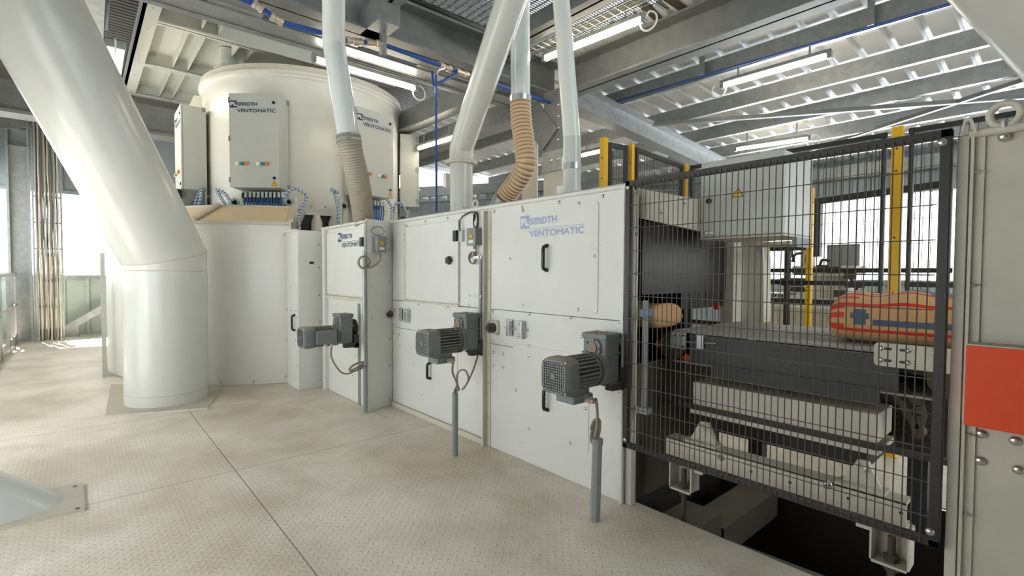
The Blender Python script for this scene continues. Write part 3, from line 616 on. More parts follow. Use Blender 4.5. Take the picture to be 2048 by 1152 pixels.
# ------------------------------------------------------------------ geared motors
def motor(label, y, z, x0, side=False):
    t = thing('geared_motor', label, 'motor', (x0, y, z), 'geared motors on the machine front')
    T = frame((x0, y, z), (-1, 0, 0), (0, -1, 0), (0, 0, 1))     # local x out of the wall, y right, z up
    b = MB(T); b.prism(rrect(.055, .2, -.095, .095, .02), -.085, .205) if not side else b.prism(rrect(.055, .2, -.095, .095, .02), -.085, .205)
    b.box(.05, .205, -.1, .1, .19, .225); b.box(.05, .205, -.1, .1, .09, .105); g = b.build('gearbox', MOTOR, t, bevel=.006)
    b = MB(T); b.cyl((.2, .0, .135), (.214, 0, .135), .062, 20); b.build('gearbox_cover', MOTOR, g, True)
    b = MB(T); b.cyl((.214, 0, .135), (.222, 0, .135), .036, 20); b.build('shaft_cap', CAPB if not side else MOTOR, g, True)
    for k in range(5): a = k*2*pi/5; bolt(g, T @ Vector((.212, .052*cos(a), .135+.052*sin(a))), r=.009, mat=MOTORD)
    for yy in (-.08, 0, .08):
        for xx in (.07, .18): bolt(g, T @ Vector((xx, yy, .225)), (0, 0, 1), .008, MOTORD)
    b = MB(T); b.cyl((0, 0, .06), (.055, 0, .06), .07, 24); b.cyl((0, 0, .06), (.012, 0, .06), .1, 24); b.build('output_hub', MOTORD, t, True)
    b = MB(T); b.cyl((.2, 0, 0), (.222, 0, 0), .108, 28); b.cyl((.222, 0, 0), (.25, 0, 0), .09, 24); b.build('flange', MOTOR, t, True)
    b = MB(T); b.cyl((.25, 0, 0), (.46, 0, 0), .084, 28); b.build('motor_body', MOTORD, t, True); b = MB(T)  # body darker than its fins: shade between fins put into the colour
    for k in range(26):
        a = 2*pi*k/26; c, s_ = cos(a), sin(a); b.bar((.256, .095*c, .095*s_), (.458, .095*c, .095*s_), .008, .024, (0, c, s_))
    b.build('cooling_fins', MOTOR, t)
    q = .108; P = rrect(-q, q, -q, q, .05, 6); b = MB(frame(T @ Vector((0, 0, 0)), (0, -1, 0), (0, 0, 1), (-1, 0, 0)))
    rings = []
    for zz, k in ((.455, .97), (.46, 1), (.53, 1), (.562, .94), (.57, .88)): rings.append([b.v((x*k, yy*k, zz)) for x, yy in P])
    for R0, R1 in zip(rings, rings[1:]):
        for j in range(len(P)): b.f([R0[j], R0[(j+1) % len(P)], R1[(j+1) % len(P)], R1[j]])
    b.f(rings[0][::-1]); inner = [b.v((x*.80, yy*.80, .570)) for x, yy in P]; rec = [b.v((x*.80, yy*.80, .55)) for x, yy in P]
    for j in range(len(P)): b.f([rings[-1][j], rings[-1][(j+1) % len(P)], inner[(j+1) % len(P)], inner[j]]); b.f([inner[j], inner[(j+1) % len(P)], rec[(j+1) % len(P)], rec[j]])
    b.mi = 1; b.f(rec); cw = b.build('fan_cowl', [MOTOR, SIGNK], t, True)
    b = MB(frame(T @ Vector((0, 0, 0)), (0, -1, 0), (0, 0, 1), (-1, 0, 0)))
    for k in range(-5, 6):
        e = k*.0155
        if not side: b.box(e-.0028, e+.0028, -.085, .085, .562, .570)
        b.box(-.085, .085, e-.0028, e+.0028, .562, .569)
    b.cyl((0, 0, .56), (0, 0, .573), .018, 14); b.build('fan_grille', MOTOR, cw)
    for yy, zz in ((-1, -1), (1, -1), (1, 1), (-1, 1)): bolt(cw, T @ Vector((.56, yy*.088, zz*.088)), r=.009)
    b = MB(T)
    if not side:
        b.prism(rrect(.29, .47, -.075, .075, .012), -.172, -.125); b.prism(rrect(.31, .45, -.06, .06, .01), -.13, -.08)
    else:
        b.box(.25, .455, .085, .15, -.07, .065)
    tb = b.build('terminal_box', MOTOR, t, bevel=.006)
    b = MB(T)
    if not side: b.cyl((.36, .07, -.15), (.36, .115, -.15), .022, 10); b.cyl((.36, .11, -.15), (.36, .135, -.155), .016, 10)
    else: b.cyl((.3, .12, -.07), (.3, .12, -.1), .018, 10); b.cyl((.36, .12, -.07), (.36, .12, -.1), .018, 10)
    b.build('cable_gland', BRASS, tb, True)
    b = MB(T); b.box(.0, .16, .06, .12, -.13, -.085) ; b.box(.0, .05, -.12, .12, -.14, .0); b.build('torque_arm', MOTORD, t, bevel=.004)
    return t
m3 = motor('geared motor with the square fan grille on the faded logo cabinet, nearest the mesh guard', 2.0, .893, DX)
m2 = motor('geared motor on the access door cabinet, its fan end towards the aisle', 3.46, .925, DX-.01)
m1 = motor('geared motor with a smooth side terminal box, on the recessed logo cabinet', 5.14, .832, XC-.13, True)
# ------------------------------------------------------------------ bearings and belt tensioners
def bearing(label, px, py, r=.05):
    y, z = yz(px, py); t = thing('flange_bearing', label, 'bearing', (DX, y, z)); T = wallT(DX, y, z)
    b = MB(T); b.prism(rrect(-r*1.25, r*1.25, -r*1.25, r*1.25, r*.4), 0, .02); b.build('flange', GRIME, t, bevel=.003)
    b = MB(T); b.cyl((0, 0, .02), (0, 0, .06), r*.85, 20); b.cyl((0, 0, .06), (0, 0, .085), r*.5, 16); b.build('housing', RUST, t, True)
    for i, j in ((-1, -1), (1, -1), (1, 1), (-1, 1)): bolt(t, (DX-.02, y+i*r, z+j*r), r=.011)
    return t
bearing('brown flange bearing on the faded logo cabinet', 990, 655); bearing('brown flange bearing on the access door cabinet', 787, 628, .045)
def tensioner(label, p0, p1, zc):
    (ya, za), (yb, zb) = yz(*p0), yz(*p1); t = thing('belt_tensioner', label, 'tensioner', (DX, (ya+yb)/2, zc))
    b = MB(); b.box(DX-.012, DX, ya-.035, ya+.045, za-.07, za+.07); b.box(DX-.05, DX, ya-.035, ya-.027, za-.06, za+.06); b.build('slide_plate', GALVL, t, bevel=.002)
    b = MB(); b.box(DX-.045, DX, yb-.03, yb+.03, zb-.07, zb+.07); b.build('end_block', GALVL, t, bevel=.003)
    MB().cyl((DX-.025, ya+.04, (za+zb)/2), (DX-.025, yb-.06, (za+zb)/2), .008, 8).build('threaded_rod', BRASS, t, True)
    for z in (-.045, .045): bolt(t, (DX-.045, yb, zb+z), r=.012)
tensioner('zinc belt tensioner beside the bearing on the faded logo cabinet', (1021, 655), (1046, 659), 1.18)
tensioner('zinc belt tensioner beside the bearing on the access door cabinet', (803, 629), (818, 631), 1.2)

# ------------------------------------------------------------------ conduits, boxes and cables on the machine
def pipe(name, label, cat, pts, r, mat, n=12, parent=None):
    o = MB().tube(pts, r, n).build(name, mat, parent, True); return tag(o, label, cat) if parent is None else o
P2 = onZ(910, 911); P3 = onZ(1190, 1041); P1 = onZ(731, 824)
z2 = onX(910, 786, P2.x).z; z3 = onX(1194, 882, P3.x).z; z1 = onX(730, 733, P1.x).z
pipe('conduit', 'short grey conduit standing on the floor below the access door motor', 'pipe', [P2, (P2.x, P2.y, z2)], .025, CONDUIT)
b = MB(); b.tube([P3, (P3.x, P3.y-.012, z3)], .03, 8); b.tube([(P3.x, P3.y-.012, z3-.02), (P3.x, P3.y-.012, z3+.015)], .034, 8); tag(b.build('conduit', CONDUIT), 'short grey conduit standing on the floor nearest the mesh guard', 'pipe')
pipe('conduit', 'short grey conduit standing on the floor by the recessed logo cabinet', 'pipe', [P1, (P1.x, P1.y, z1)], .024, CONDUIT)
def coil(c, ex, ez, ra, rb, turns, th):
    out = []; c, ex, ez = Vector(c), Vector(ex), Vector(ez); nn = ex.cross(ez)
    for k in range(int(turns*18)+1):
        a = 2*pi*k/18; g = 1-.06*((k//18) % 2); out.append(c+ex*ra*g*cos(a)+ez*rb*g*sin(a)+nn*th*k/18)
    return out
def cable(label, pts, r=.008, mat=CABLE, n=5, cat='cable'): return tag(MB().tube(bez(pts, n), r, 7).build('cable', mat, None, True), label, cat)
XP = P3.x
g = Vector((DX-.36, 2.0-.14, .893-.155))
cl = onX(1186, 862, XP)
cable('cable from the fan grille motor, coiled above its floor conduit', [g, onX(1192, 800, XP), onX(1195, 835, XP), (XP, P3.y, z3+.05), (XP, P3.y, z3-.05)], .009)
cable('coiled loop of cable tied above the conduit nearest the mesh guard', coil(cl, (.35, .75, 0), (0, -.25, 1), .04, .075, 2.6, .012), .008, n=2)
g = Vector((DX-.01-.36, 3.46-.14, .925-.155)); cl = onX(927, 752, P2.x+.05)
cable('cable from the access door motor into its floor conduit', [g, onX(905, 745, P2.x), onX(914, 768, P2.x), (P2.x-.005, P2.y, z2+.02), (P2.x-.005, P2.y, z2-.06)], .009)
cable('looped cable from the wall conduit down into the floor conduit below the access door motor', [onX(962, 684, DX-.05), onX(950, 730, DX-.1), onX(935, 765, P2.x+.15), onX(925, 778, P2.x+.06)]+[onX(925+12*cos(a), 757-18*sin(a), P2.x+.04) for a in (-1.2, 0, 1.2, 2.4, 3.6)]+[onX(918, 780, P2.x+.02), (P2.x+.008, P2.y-.005, z2+.02), (P2.x+.008, P2.y-.005, z2-.05)], .008, n=4)
pipe('conduit', 'grey conduit clamped to the machine beside the access door', 'pipe', [onX(962.5, 512, DX-.04), onX(961, 681, DX-.04)], .019, CONDUIT)
for px, py in ((966, 515), (965, 592)):
    p = onX(px, py, DX); b = MB(); b.box(DX-.066, DX-.06, p.y-.03, p.y+.03, p.z-.012, p.z+.012); b.box(DX-.06, DX-.052, p.y-.055, p.y+.055, p.z-.012, p.z+.012)
    tag(b.build('pipe_clamp', GALVL), 'zinc clamp at the top of the conduit beside the access door' if py == 515 else 'lower zinc clamp on the conduit beside the access door', 'clamp')
pc = onX(731, 505, 2.24)
b = MB(); b.tube([(2.25, 4.93, 1.72), (2.25, 4.93, .98)], .02, 12); b.tube([(2.25, 4.93, .98), (2.255, 4.94, z1+.02)], .012, 8); tag(b.build('conduit', GALV, None, True), 'shiny upright conduit in front of the recessed logo cabinet', 'pipe')
def jbox(label, T, w, h, d):
    t = thing('junction_box', label, 'junction box', T.translation)
    b = MB(T); b.prism(rrect(-w/2, w/2, -h/2, h/2, .008), 0, d*.75); b.build('box', BOX, t, bevel=.003)
    b = MB(T); b.prism(rrect(-w/2-.002, w/2+.002, -h/2-.002, h/2+.002, .008), d*.75, d); lid = b.build('lid', BOX, t, bevel=.004)
    warn_sign(lid, T @ Matrix.Translation((0, -.01, d)), h*.42)
    b = MB(T); b.prism(rrect(-w*.26, w*.26, -h*.36, -h*.20, .003), d, d+.0012); b.build('label_plate', PAPER, lid)
    b = MB(T); b.cyl((0, -h/2, d/2), (0, -h/2-.03, d/2), .012, 8); b.build('cable_gland', BOX, t, True); return t
y_, z_ = yz(950, 474, DX-.03); jbox('grey junction box with a yellow warning triangle beside the access door', wallT(DX, y_, z_), .125, .15, .075)
jbox('grey junction box with a yellow warning triangle on the wing panel beside the recessed door', frame((2.43, 4.992, 1.80), Vector((1, .3, 0)).normalized(), (0, 0, 1), Vector((.3, -1, 0)).normalized()), .13, .17, .07)
ex, ez = (0, 1, 0), (0, 0, 1)
c = onX(953, 441, DX-.02); cable('cable loop above the junction box beside the access door', [onX(920, 462, DX-.05), onX(920, 440, DX-.02), onX(932, 428, DX-.02), onX(950, 424, DX-.02)]+coil(c, ex, ez, .035, .07, 1.8, -.008)+[onX(953, 455, DX-.03)], .006, CABLEB, 2)
c = onX(947, 516, DX-.03); cable('coiled cable below the junction box beside the access door', [onX(951, 492, DX-.03), onX(952, 502, DX-.03)]+coil(c, ex, ez, .05, .05, 2.6, -.008)+[onX(962, 512, DX-.045)], .007, CABLE, 2)
c = Vector((2.40, 4.93, 1.94)); cable('cable coil above the junction box on the wing panel', coil(c, (1, 0, 0), (0, 0, 1), .075, .045, 1.8, .008), .006, CABLE, 2)
c = onX(725, 525, 2.22); cable('round cable coil in front of the recessed logo door', [(2.43, 4.92, 1.69), (2.42, 4.92, 1.62), (2.33, 4.92, 1.55), (2.27, 4.92, 1.55)]+coil((2.24, 4.92, 1.60), (1, 0, 0), (0, 0, 1), .065, .065, 2.7, .008), .008, CABLE, 2)
gx = XC-.13-.3
cable('looped cable hanging below the smooth side motor', [(gx, 5.02, .832-.1), (gx+.0, 5.02, .62), (gx+.08, 5.0, .47), (gx+.18, 4.98, .44)]+coil((gx+.26, 4.98, .50), (1, 0, .25), (-.1, 0, .6), .09, .06, 1.6, .01)+[(gx+.35, 4.98, .53), (P1.x, P1.y, z1+.03), (P1.x, P1.y, z1-.05)], .009, CABLE, 3)
# ------------------------------------------------------------------ rotary drum and its enclosure
DC = (3.29, 9.66); DR = 1.69; camaz = atan2(-DC[1], -DC[0])        # direction from the drum towards the camera
D = thing('packer_drum', 'big white drum of the rotary packer standing behind the curved enclosure', 'drum', (DC[0], DC[1], 0))
zt = onR(600, 152, DC, DR).z
MB().lathe([(DR, 1.2), (DR, zt-.05)], 96, c=(DC[0], DC[1], 0)).build('shell', DRUMP, D, True)
b = MB(); b.lathe([(DR, zt-.05), (DR+.025, zt-.03), (DR+.03, zt), (DR+.06, zt+.015), (DR+.06, zt+.05), (DR-.03, zt+.05)], 96, c=(DC[0], DC[1], 0)); b.build('rim', DRUMP, D, True)
b = MB(); b.lathe([(DR+.03, zt+.05), (DR+.03, zt+.15), (DR-.03, zt+.16), (DR*.3, zt+.22), (0, zt+.22)], 96, c=(DC[0], DC[1], 0)); b.build('lid', GRIME, D, True)
cp = onR(455, 110, DC, 1.35)
b = MB(); b.cyl((cp.x, cp.y, zt+.1), (cp.x, cp.y, zt+.32), .17, 20, .13); b.cyl((cp.x, cp.y, zt+.32), (cp.x, cp.y, zt+.35), .2, 20); b.cyl((cp.x, cp.y, zt+.35), (cp.x, cp.y, 5.25), .13, 20); b.build('inlet_pipe', HOPP, D, True)
for k in range(8): a = k*pi/4; bolt(D, (cp.x+.17*cos(a), cp.y+.17*sin(a), zt+.35), (0, 0, 1), .02)
def cyl_T(a, R, z):      # frame on a drum radius: x right as seen from outside, y up, z outwards
    o = (cos(a), sin(a), 0); return frame((DC[0]+R*cos(a), DC[1]+R*sin(a), z), (-sin(a), cos(a), 0), (0, 0, 1), o)
b = MB(); aL = camaz-radians(79)
for da in (-84, 84):
    T = cyl_T(camaz+radians(da), DR, zt-.45); b = MB(T); b.prism([(-.02, 0), (.02, 0), (.02, .4), (-.02, .4)], 0, .02)
    b.box(-.012, .012, -.05, .42, -.02, .0)
    v_ = [(0, .40), (.0, -.12), (.24, -.02), (.26, .06), (.12, .40)]
    q = [b.v((-.012, y, z)) for z, y in v_]; q2 = [b.v((.012, y, z)) for z, y in v_]; b.f(q); b.f(q2[::-1]); [b.f([q[i], q[(i+1) % 5], q2[(i+1) % 5], q2[i]]) for i in range(5)]
    b.build('lifting_lug', DRUMP, D)
b = MB(cyl_T(camaz+radians(8.5), DR, 0))
zb = onR(645, 452, DC, DR).z; zc_ = onR(645, 428, DC, DR).z
q = .36; b.prism([(-q-.1, zb-.25), (q+.1, zb-.25), (q*.9, zc_), (-q*.8, zc_)], -.02, .02); wd_ = b.build('spout_window', SIGNK, D)
b = MB(cyl_T(camaz+radians(8.5), DR+.02, 0)); b.box(-.3, .34, zc_-.03, zc_+.01, 0, .03); b.build('window_bar', DRUMP, D)
for k in (-.14, .12): b = MB(cyl_T(camaz+radians(8.5), DR+.03, 0)); b.tube([(k, zb-.3, .02), (k, zb+.05, .04), (k, zc_-.04, .03)], [.09, .085, .05], 12); b.build('spout', DRUMP, D, True)
for k in (-.2, 0, .2): bolt(D, cyl_T(camaz+radians(8.5), DR, zc_+.12) @ Vector((k, 0, 0)), (cos(camaz), sin(camaz), 0), .02)
# control cabinets around the drum
zc1 = onR(515, 190, DC, 2.0).z; zc0 = onR(515, 376, DC, 2.0).z
def drum_cabinet(da, label, full=True):
    a = camaz+radians(da); Rf = 2.06; dp = .35; T = cyl_T(a, Rf-dp, zc0); W_, H_ = .72, zc1-zc0
    t = thing('control_cabinet', label, 'control cabinet', T.translation, 'control cabinets around the drum')
    b = MB(T); b.box(-W_/2, W_/2, 0, H_, 0, dp-.025); b.build('body', WHITE2, t, bevel=.006)
    b = MB(T); b.box(-W_/2-.004, W_/2+.004, -.004, H_+.004, dp-.023, dp); d = b.build('door', WHITE2, t, bevel=.006)
    Z = Matrix.Translation
    logo(d, T @ Z((-W_/2+.012, H_*.80, dp)), W_*.93, NAVY)
    for k, (x, m_) in enumerate(((-.33, WHB), (-.24, GREEN), (-.165, AMBER), (.06, WHB), (.145, GREEN), (.22, AMBER))):
        b = MB(T); b.cyl((W_*x*1.1+.02, H_*.25, dp), (W_*x*1.1+.02, H_*.25, dp+.03), .026, 14); b.build('push_button', m_, d, True)
    for yy in (H_*.905, H_*.10): b = MB(T); b.cyl((W_*.41, yy, dp), (W_*.41, yy, dp+.012), .022, 14); b.build('lock', PLASTIC, d, True)
    warn_sign(d, T @ Z((W_*.41, H_*.015, dp)), .10)
    for yy in (H_*.08, H_*.52, H_*.93): b = MB(T); b.box(-W_/2-.012, -W_/2+.012, yy-.04, yy+.04, dp-.06, dp+.004); b.build('hinge', GALV, t)
    for yy in (.03, H_-.06): b = MB(T); b.box(W_/2, W_/2+.03, yy, yy+.06, .02, .06); b.build('mounting_lug', GALV, t)
    b = MB(T); b.box(-W_*.42, W_*.38, -.18, -.02, 0, .1); b.build('gland_plate', BOX, t)
    b = MB(T); b.box(-W_*.42, W_*.38, -.13, -.05, .1, .13); b.build('gland_bar', PLASTIC, t)
    for k in range(10):
        x = -W_*.32+k*.062; b = MB(T); b.cyl((x, -.04, .14), (x, -.12, .15), .02, 8); b.build('gland', PAPER, t, True)
    b = MB(T); b.box(W_*.33, W_*.47, -.55, -.0, .0, .02); b.build('side_bracket', WHITE2, t)
    for k in range(14):
        x = -W_*.36+k*.045; b = MB(T); b.tube(bez([(x, -.1, .12), (x*1.0, -.25, .13), (x*.9+.02, -.42, .08), (x*.8, -.6, 0)], 3), .014, 6); b.build('blue_tube', BLUEH, t, True)
    return t
drum_cabinet(-21, 'control cabinet facing the aisle squarely, on the drum to the left of the grey hose')
drum_cabinet(30, 'control cabinet on the drum partly behind the grey hose')
drum_cabinet(-72, 'control cabinet seen edge on at the side of the drum by the slanting tube')
drum_cabinet(80, 'control cabinet edge on at the far side of the drum, by the blue riser')
# hoses and brackets under the cabinets
def hose_loop(label, pts, mat=BLUEH):
    t = thing('spiral_hose', label, 'hose', pts[0]); P = bez(pts, 8); MB().tube(P, .021, 8).build('hose', BLUEW, t, True)
    b = MB(); L_ = 0; nx = 0
    Q = []
    ph = 0; u = None
    for i in range(len(P)-1):
        d = (P[i+1]-P[i]); dn = d.normalized(); r_ = Vector((0, 0, 1)) if abs(dn.z) < .9 else Vector((1, 0, 0))
        if u is None: u = dn.cross(r_).normalized()
        u = (u-dn*u.dot(dn)).normalized(); w_ = dn.cross(u); n_ = max(2, int(d.length/.01))
        for k in range(n_): ph += d.length/n_/.055*2*pi; Q.append(P[i]+d*k/n_+(u*cos(ph)+w_*sin(ph))*.022)
    b.tube(Q, .008, 4); b.build('spiral_wrap', mat, t, True); return t
def DP(px, py, R): return onR(px, py, DC, R)
hose_loop('blue spiral hose looping beside the squarely facing control cabinet', [DP(568, 412, 2.05), DP(572, 388, 2.1), DP(590, 377, 2.1), DP(610, 388, 2.1), DP(612, 402, 2.1), DP(600, 420, 2.15), DP(596, 435, 2.2), DP(599, 460, 2.25)])
hose_loop('blue spiral hose looping down beside the grey hose', [DP(676, 385, 2.0), DP(664, 380, 2.05), DP(657, 370, 2.05) if 0 else DP(668, 382, 2.0), DP(672, 400, 2.05), DP(677, 425, 2.1), DP(676, 445, 2.1)])
hose_loop('blue spiral hose rising above the beige slope below the squarely facing control cabinet', [DP(452, 412, 2.3), DP(442, 395, 2.2), DP(434, 380, 2.15), DP(446, 384, 2.15), DP(458, 398, 2.2), DP(462, 412, 2.3)])
hose_loop('blue spiral hose beside the edge on control cabinet near the slanting tube', [DP(390, 412, 2.2), DP(394, 395, 2.15), DP(401, 380, 2.1), DP(401, 395, 2.15), DP(397, 412, 2.2)])
hose_loop('pale blue hose arching beside the control cabinet behind the grey hose', [DP(775, 400, 2.05), DP(783, 415, 2.1), DP(783, 440, 2.1)], BLUEH)
hose_loop('blue spiral hose arching by the far edge on control cabinet', [DP(788, 440, 2.1), DP(790, 412, 2.05), DP(800, 406, 2.0), DP(812, 422, 2.05), DP(815, 440, 2.1)], BLUEH)
def valve(label, px, py, R):
    p = DP(px, py, R); t = thing('spout_valve', label, 'valve', p); b = MB(); b.cyl(p, p+Vector((-.02, -.05, 0)), .055, 16); b.build('gauge_body', GALVL, t, True)
    b = MB(); b.cyl(p+Vector((-.02, -.05, 0)), p+Vector((-.03, -.09, -.02)), .03, 12); b.build('knob', PLASTIC, t, True)
    b = MB(); b.box(p.x-.02, p.x+.06, p.y+.0, p.y+.04, p.z-.75, p.z-.03); b.build('bracket', HOPP, t)
valve('valve with black knob at the end of the beige slope', 578, 403, 2.1); valve('valve with black knob beside the grey hose', 688, 411, 2.0); valve('valve with black knob above the beige slope', 471, 404, 2.15)
for lb, px, py, R in (('upright bracket strip behind the end cabinet', 592, 425, 2.2), ('upright bracket strip beside the spout window', 681, 420, 2.05)):
    p = DP(px, py, R); b = MB(); b.box(p.x-.02, p.x+.02, p.y-.02, p.y+.02, 0, onR(px, 393, DC, R).z); tag(b.build('bracket', HOPP), lb, 'bracket')
p = DP(366, 400, 2.3); t = thing('terminal_unit', 'small grey box with black connector under the edge on control cabinet', 'junction box', p)
b = MB(); b.box(p.x-.02, p.x+.28, p.y, p.y+.2, p.z-.2, p.z+.17); b.build('box', BOX, t); MB().cyl(p+Vector((-.02, 0, .08)), p+Vector((-.12, 0, .08)), .08, 14).build('connector', PLASTIC, t, True)
# enclosure of curved panels with a sloping beige skirt
ER, EH = 3.0, onR(500, 445, DC, 3.0).z
Q = thing('drum_enclosure', 'curved white enclosure around the drum with a sloping beige top', 'enclosure', (DC[0], DC[1], 0))
pR = onR(584, 600, DC, ER); aR = atan2(pR.y-DC[1], pR.x-DC[0]); pS = onR(388, 600, DC, ER); aS = atan2(pS.y-DC[1], pS.x-DC[0]); aE = aR-radians(112)
for nm, a0, a1 in (('curved_panel', aS+.003, aR), ('curved_panel', aE, aS-.003)):
    b = MB(); b.lathe([(ER-.04, 0.0), (ER, 0.0), (ER, EH), (ER-.04, EH), (ER-.04, 0)], 40, a0, a1, (DC[0], DC[1], 0)); b.build(nm, DRUMP, Q, True)
    b = MB(); b.lathe([(ER+.004, EH-.03), (ER+.012, EH-.02), (ER+.012, EH+.02), (ER-.02, EH+.02)], 40, a0, a1, (DC[0], DC[1], 0)); b.build('rim_strip', GRIME, Q, True)
R2, H2 = 2.5, onR(520, 413, DC, 2.5).z
for a0, a1 in ((aS, aR), (aE, aS)):
    b = MB(); b.lathe([(ER-.01, EH+.01), (R2, H2), (R2-.03, H2-.01), (ER-.05, EH-.02)], 40, a0, a1, (DC[0], DC[1], 0)); b.build('sloping_top', BEIGE, Q, True)
    b = MB(); b.lathe([(R2+.015, H2-.02), (R2+.015, H2+.015), (R2-.04, H2+.015)], 40, a0, a1, (DC[0], DC[1], 0)); b.build('top_strip', WHITE2, Q, True)
for a in (aS, aR-.004):
    b = MB(); c_, s_ = cos(a), sin(a); b.bar((DC[0]+(ER+.01)*c_, DC[1]+(ER+.01)*s_, EH+.03), (DC[0]+R2*c_, DC[1]+R2*s_, H2+.03), .07, .03); b.build('mitre_strip', GRIME, Q)
b = MB(); b.lathe([(ER+.0, 0), (ER+.05, 0), (ER+.05, .012), (ER, .012)], 60, aE, aR, (DC[0], DC[1], 0)); b.build('base_ring', GRIME, Q, True)
for a, z in ((aR-.03, EH*.93), (aR-.09, EH), (aR-.25, EH), (aR-.03, .1), (aR-.16, .05), (aR-.3, .05), (aR-.02, .6), (aR-.02, 1.0)): bolt(Q, (DC[0]+(ER+.004)*cos(a), DC[1]+(ER+.004)*sin(a), z), (cos(a), sin(a), 0), .014)
x_ = onR(211, 600, DC, ER+.08); b = MB(); b.box(x_.x-.05, x_.x+.0, x_.y-.06, x_.y+.02, 0, 1.75); b.build('end_post', WHITE2, Q)
# ------------------------------------------------------------------ big slanting tubes
CC = Vector((.745, 6.93, 0)); CR = .408
t = thing('duct_column', 'thick white tube rising from the floor and bending away towards the upper left', 'duct', CC)
zj = 1.66; top = deep(-35, -170, 4.2); ax = (top-Vector((CC.x, CC.y, zj))).normalized()
nrm = (Vector((0, 0, 1))+ax).normalized()
def mitre(p, d, n_, q):   # slide p along d onto the mitre plane
    return p+d*((q-p).dot(n_)/d.dot(n_))
b = MB(); J = Vector((CC.x, CC.y, zj)); n_ = 64; up = Vector((0, 0, 1)); u = Vector((1, 0, 0)); v_ = Vector((0, 1, 0))
base = [CC+u*CR*cos(2*pi*k/n_)+v_*CR*sin(2*pi*k/n_) for k in range(n_)]
jn = [mitre(p, up, nrm, J) for p in base]; far = [p+ax*6.0 for p in [mitre(x, up, ax, J) if 0 else x for x in jn]]
far = []
for p in jn: far.append(p+ax*((top-p).dot(ax)))
A0 = [b.v(p) for p in base]; A1 = [b.v(p) for p in jn]
for k in range(n_): b.f([A0[k], A0[(k+1) % n_], A1[(k+1) % n_], A1[k]])
b.build('upright_tube', COLP, t, True)
b = MB(); A1 = [b.v(p) for p in jn]; A2 = [b.v(p) for p in far]
for k in range(n_): b.f([A1[k], A1[(k+1) % n_], A2[(k+1) % n_], A2[k]])
b.build('slanting_tube', COLP, t, True)
b = MB(); b.tube([p+(p-J).normalized()*.001 for p in jn], .007, 6, closed=True); b.build('mitre_weld', GRIME, t, True)
b = MB()
for z, r in ((1.50, .006), (.13, .006)): b.tube([(CC.x+CR*cos(2*pi*k/n_), CC.y+CR*sin(2*pi*k/n_), z) for k in range(n_)], r, 6, closed=True)
b.build('ring_weld', GRIME, t, True)
pts = [onZ(210, 834), onZ(415, 818), onZ(445, 777), onZ(222, 770)]
b = MB(); b.prism([(p.x, p.y) for p in pts], 0, .014); b.build('floor_plate', GRIME, t)
# second tube leaning out of the picture on the left, with its base plate
tip = onZ(122, 1003, .02); aside = Vector((-.80, .30, 0)).normalized(); el = radians(33); r2 = .33
t = thing('duct_column', 'slanting white tube on a floor plate in the lower left corner', 'duct', (tip.x-.55, tip.y+.3, 0))
q = [onZ(167, 970, .0), onZ(170, 1021, 0)]; dxv = (onZ(0, 1063)-q[1]).normalized(); dxu = Vector((-1, .05, 0)).normalized()
b = MB(); b.prism([(q[1].x, q[1].y), (q[0].x, q[0].y), (q[0].x-1.5, q[0].y+.15), (q[1].x-1.5, q[1].y+.02)], 0, .018); b.build('floor_plate', GRIME, t)
for p in ((150, 973), (155, 1017)): w0 = onZ(*p, .018); MB().cyl(w0, w0+Vector((0, 0, .002)), .012, 10).build('bolt_hole', SIGNK, t)
axd = aside*cos(el)+Vector((0, 0, sin(el))); cen = tip+aside*(r2/sin(el)); s1 = aside.cross(Vector((0, 0, 1))).normalized(); s2 = axd.cross(s1).normalized()
b = MB(); n_ = 48; R0 = []; R1 = []
for k in range(n_):
    p = cen+(s1*cos(2*pi*k/n_)+s2*sin(2*pi*k/n_))*r2; p0 = p+axd*((.018-p.z)/axd.z); R0.append(b.v(p0)); R1.append(b.v(p+axd*3.4))
for k in range(n_): b.f([R0[k], R0[(k+1) % n_], R1[(k+1) % n_], R1[k]])
b.build('slanting_tube', COLP, t, True)
# third tube crossing the upper right corner
A, B = deep(1893, 0, 1.9), deep(2048, 165, 1.9); mid = (A+B)/2-EYEV; vv = mid.normalized(); d = (B-A).normalized(); off = d.cross(vv).normalized()
if off.dot(RT+UP) < 0: off = -off
Rr = .36; Dc = mid.length; th_ = asin(Rr/Dc); cc_ = EYEV+(vv*cos(th_)+off*sin(th_))*Dc; d = (d-vv*d.dot(vv)*.6).normalized(); c0 = cc_-d*1.0; c1 = cc_+d*.75
b = MB(); b.tube([c0, c1], Rr, 56); tag(b.build('duct_tube', COLP, None, True), 'thick beige tube crossing the upper right corner overhead', 'duct')

# ------------------------------------------------------------------ pipes and hoses above the machine
def corr(b, P, r, pitch, amp, n=24):
    """ribbed hose along a path"""
    P = bez(P, 10); L = [0]
    for i in range(1, len(P)): L.append(L[-1]+(P[i]-P[i-1]).length)
    m = int(L[-1]/pitch)*6; pts = []; rs = []; j = 0
    for k in range(m+1):
        s_ = L[-1]*k/m
        while j < len(L)-2 and L[j+1] < s_: j += 1
        f_ = (s_-L[j])/max(1e-6, L[j+1]-L[j]); pts.append(P[j].lerp(P[j+1], f_)); rs.append(r+amp*max(-.4, cos(2*pi*s_/pitch)))
    b.tube(pts, rs, n); b.bm.faces.ensure_lookup_table()
    for i in range(m):
        if i % 6 in (2, 3):
            for j in range(n): b.bm.faces[i*n+j].material_index = 1
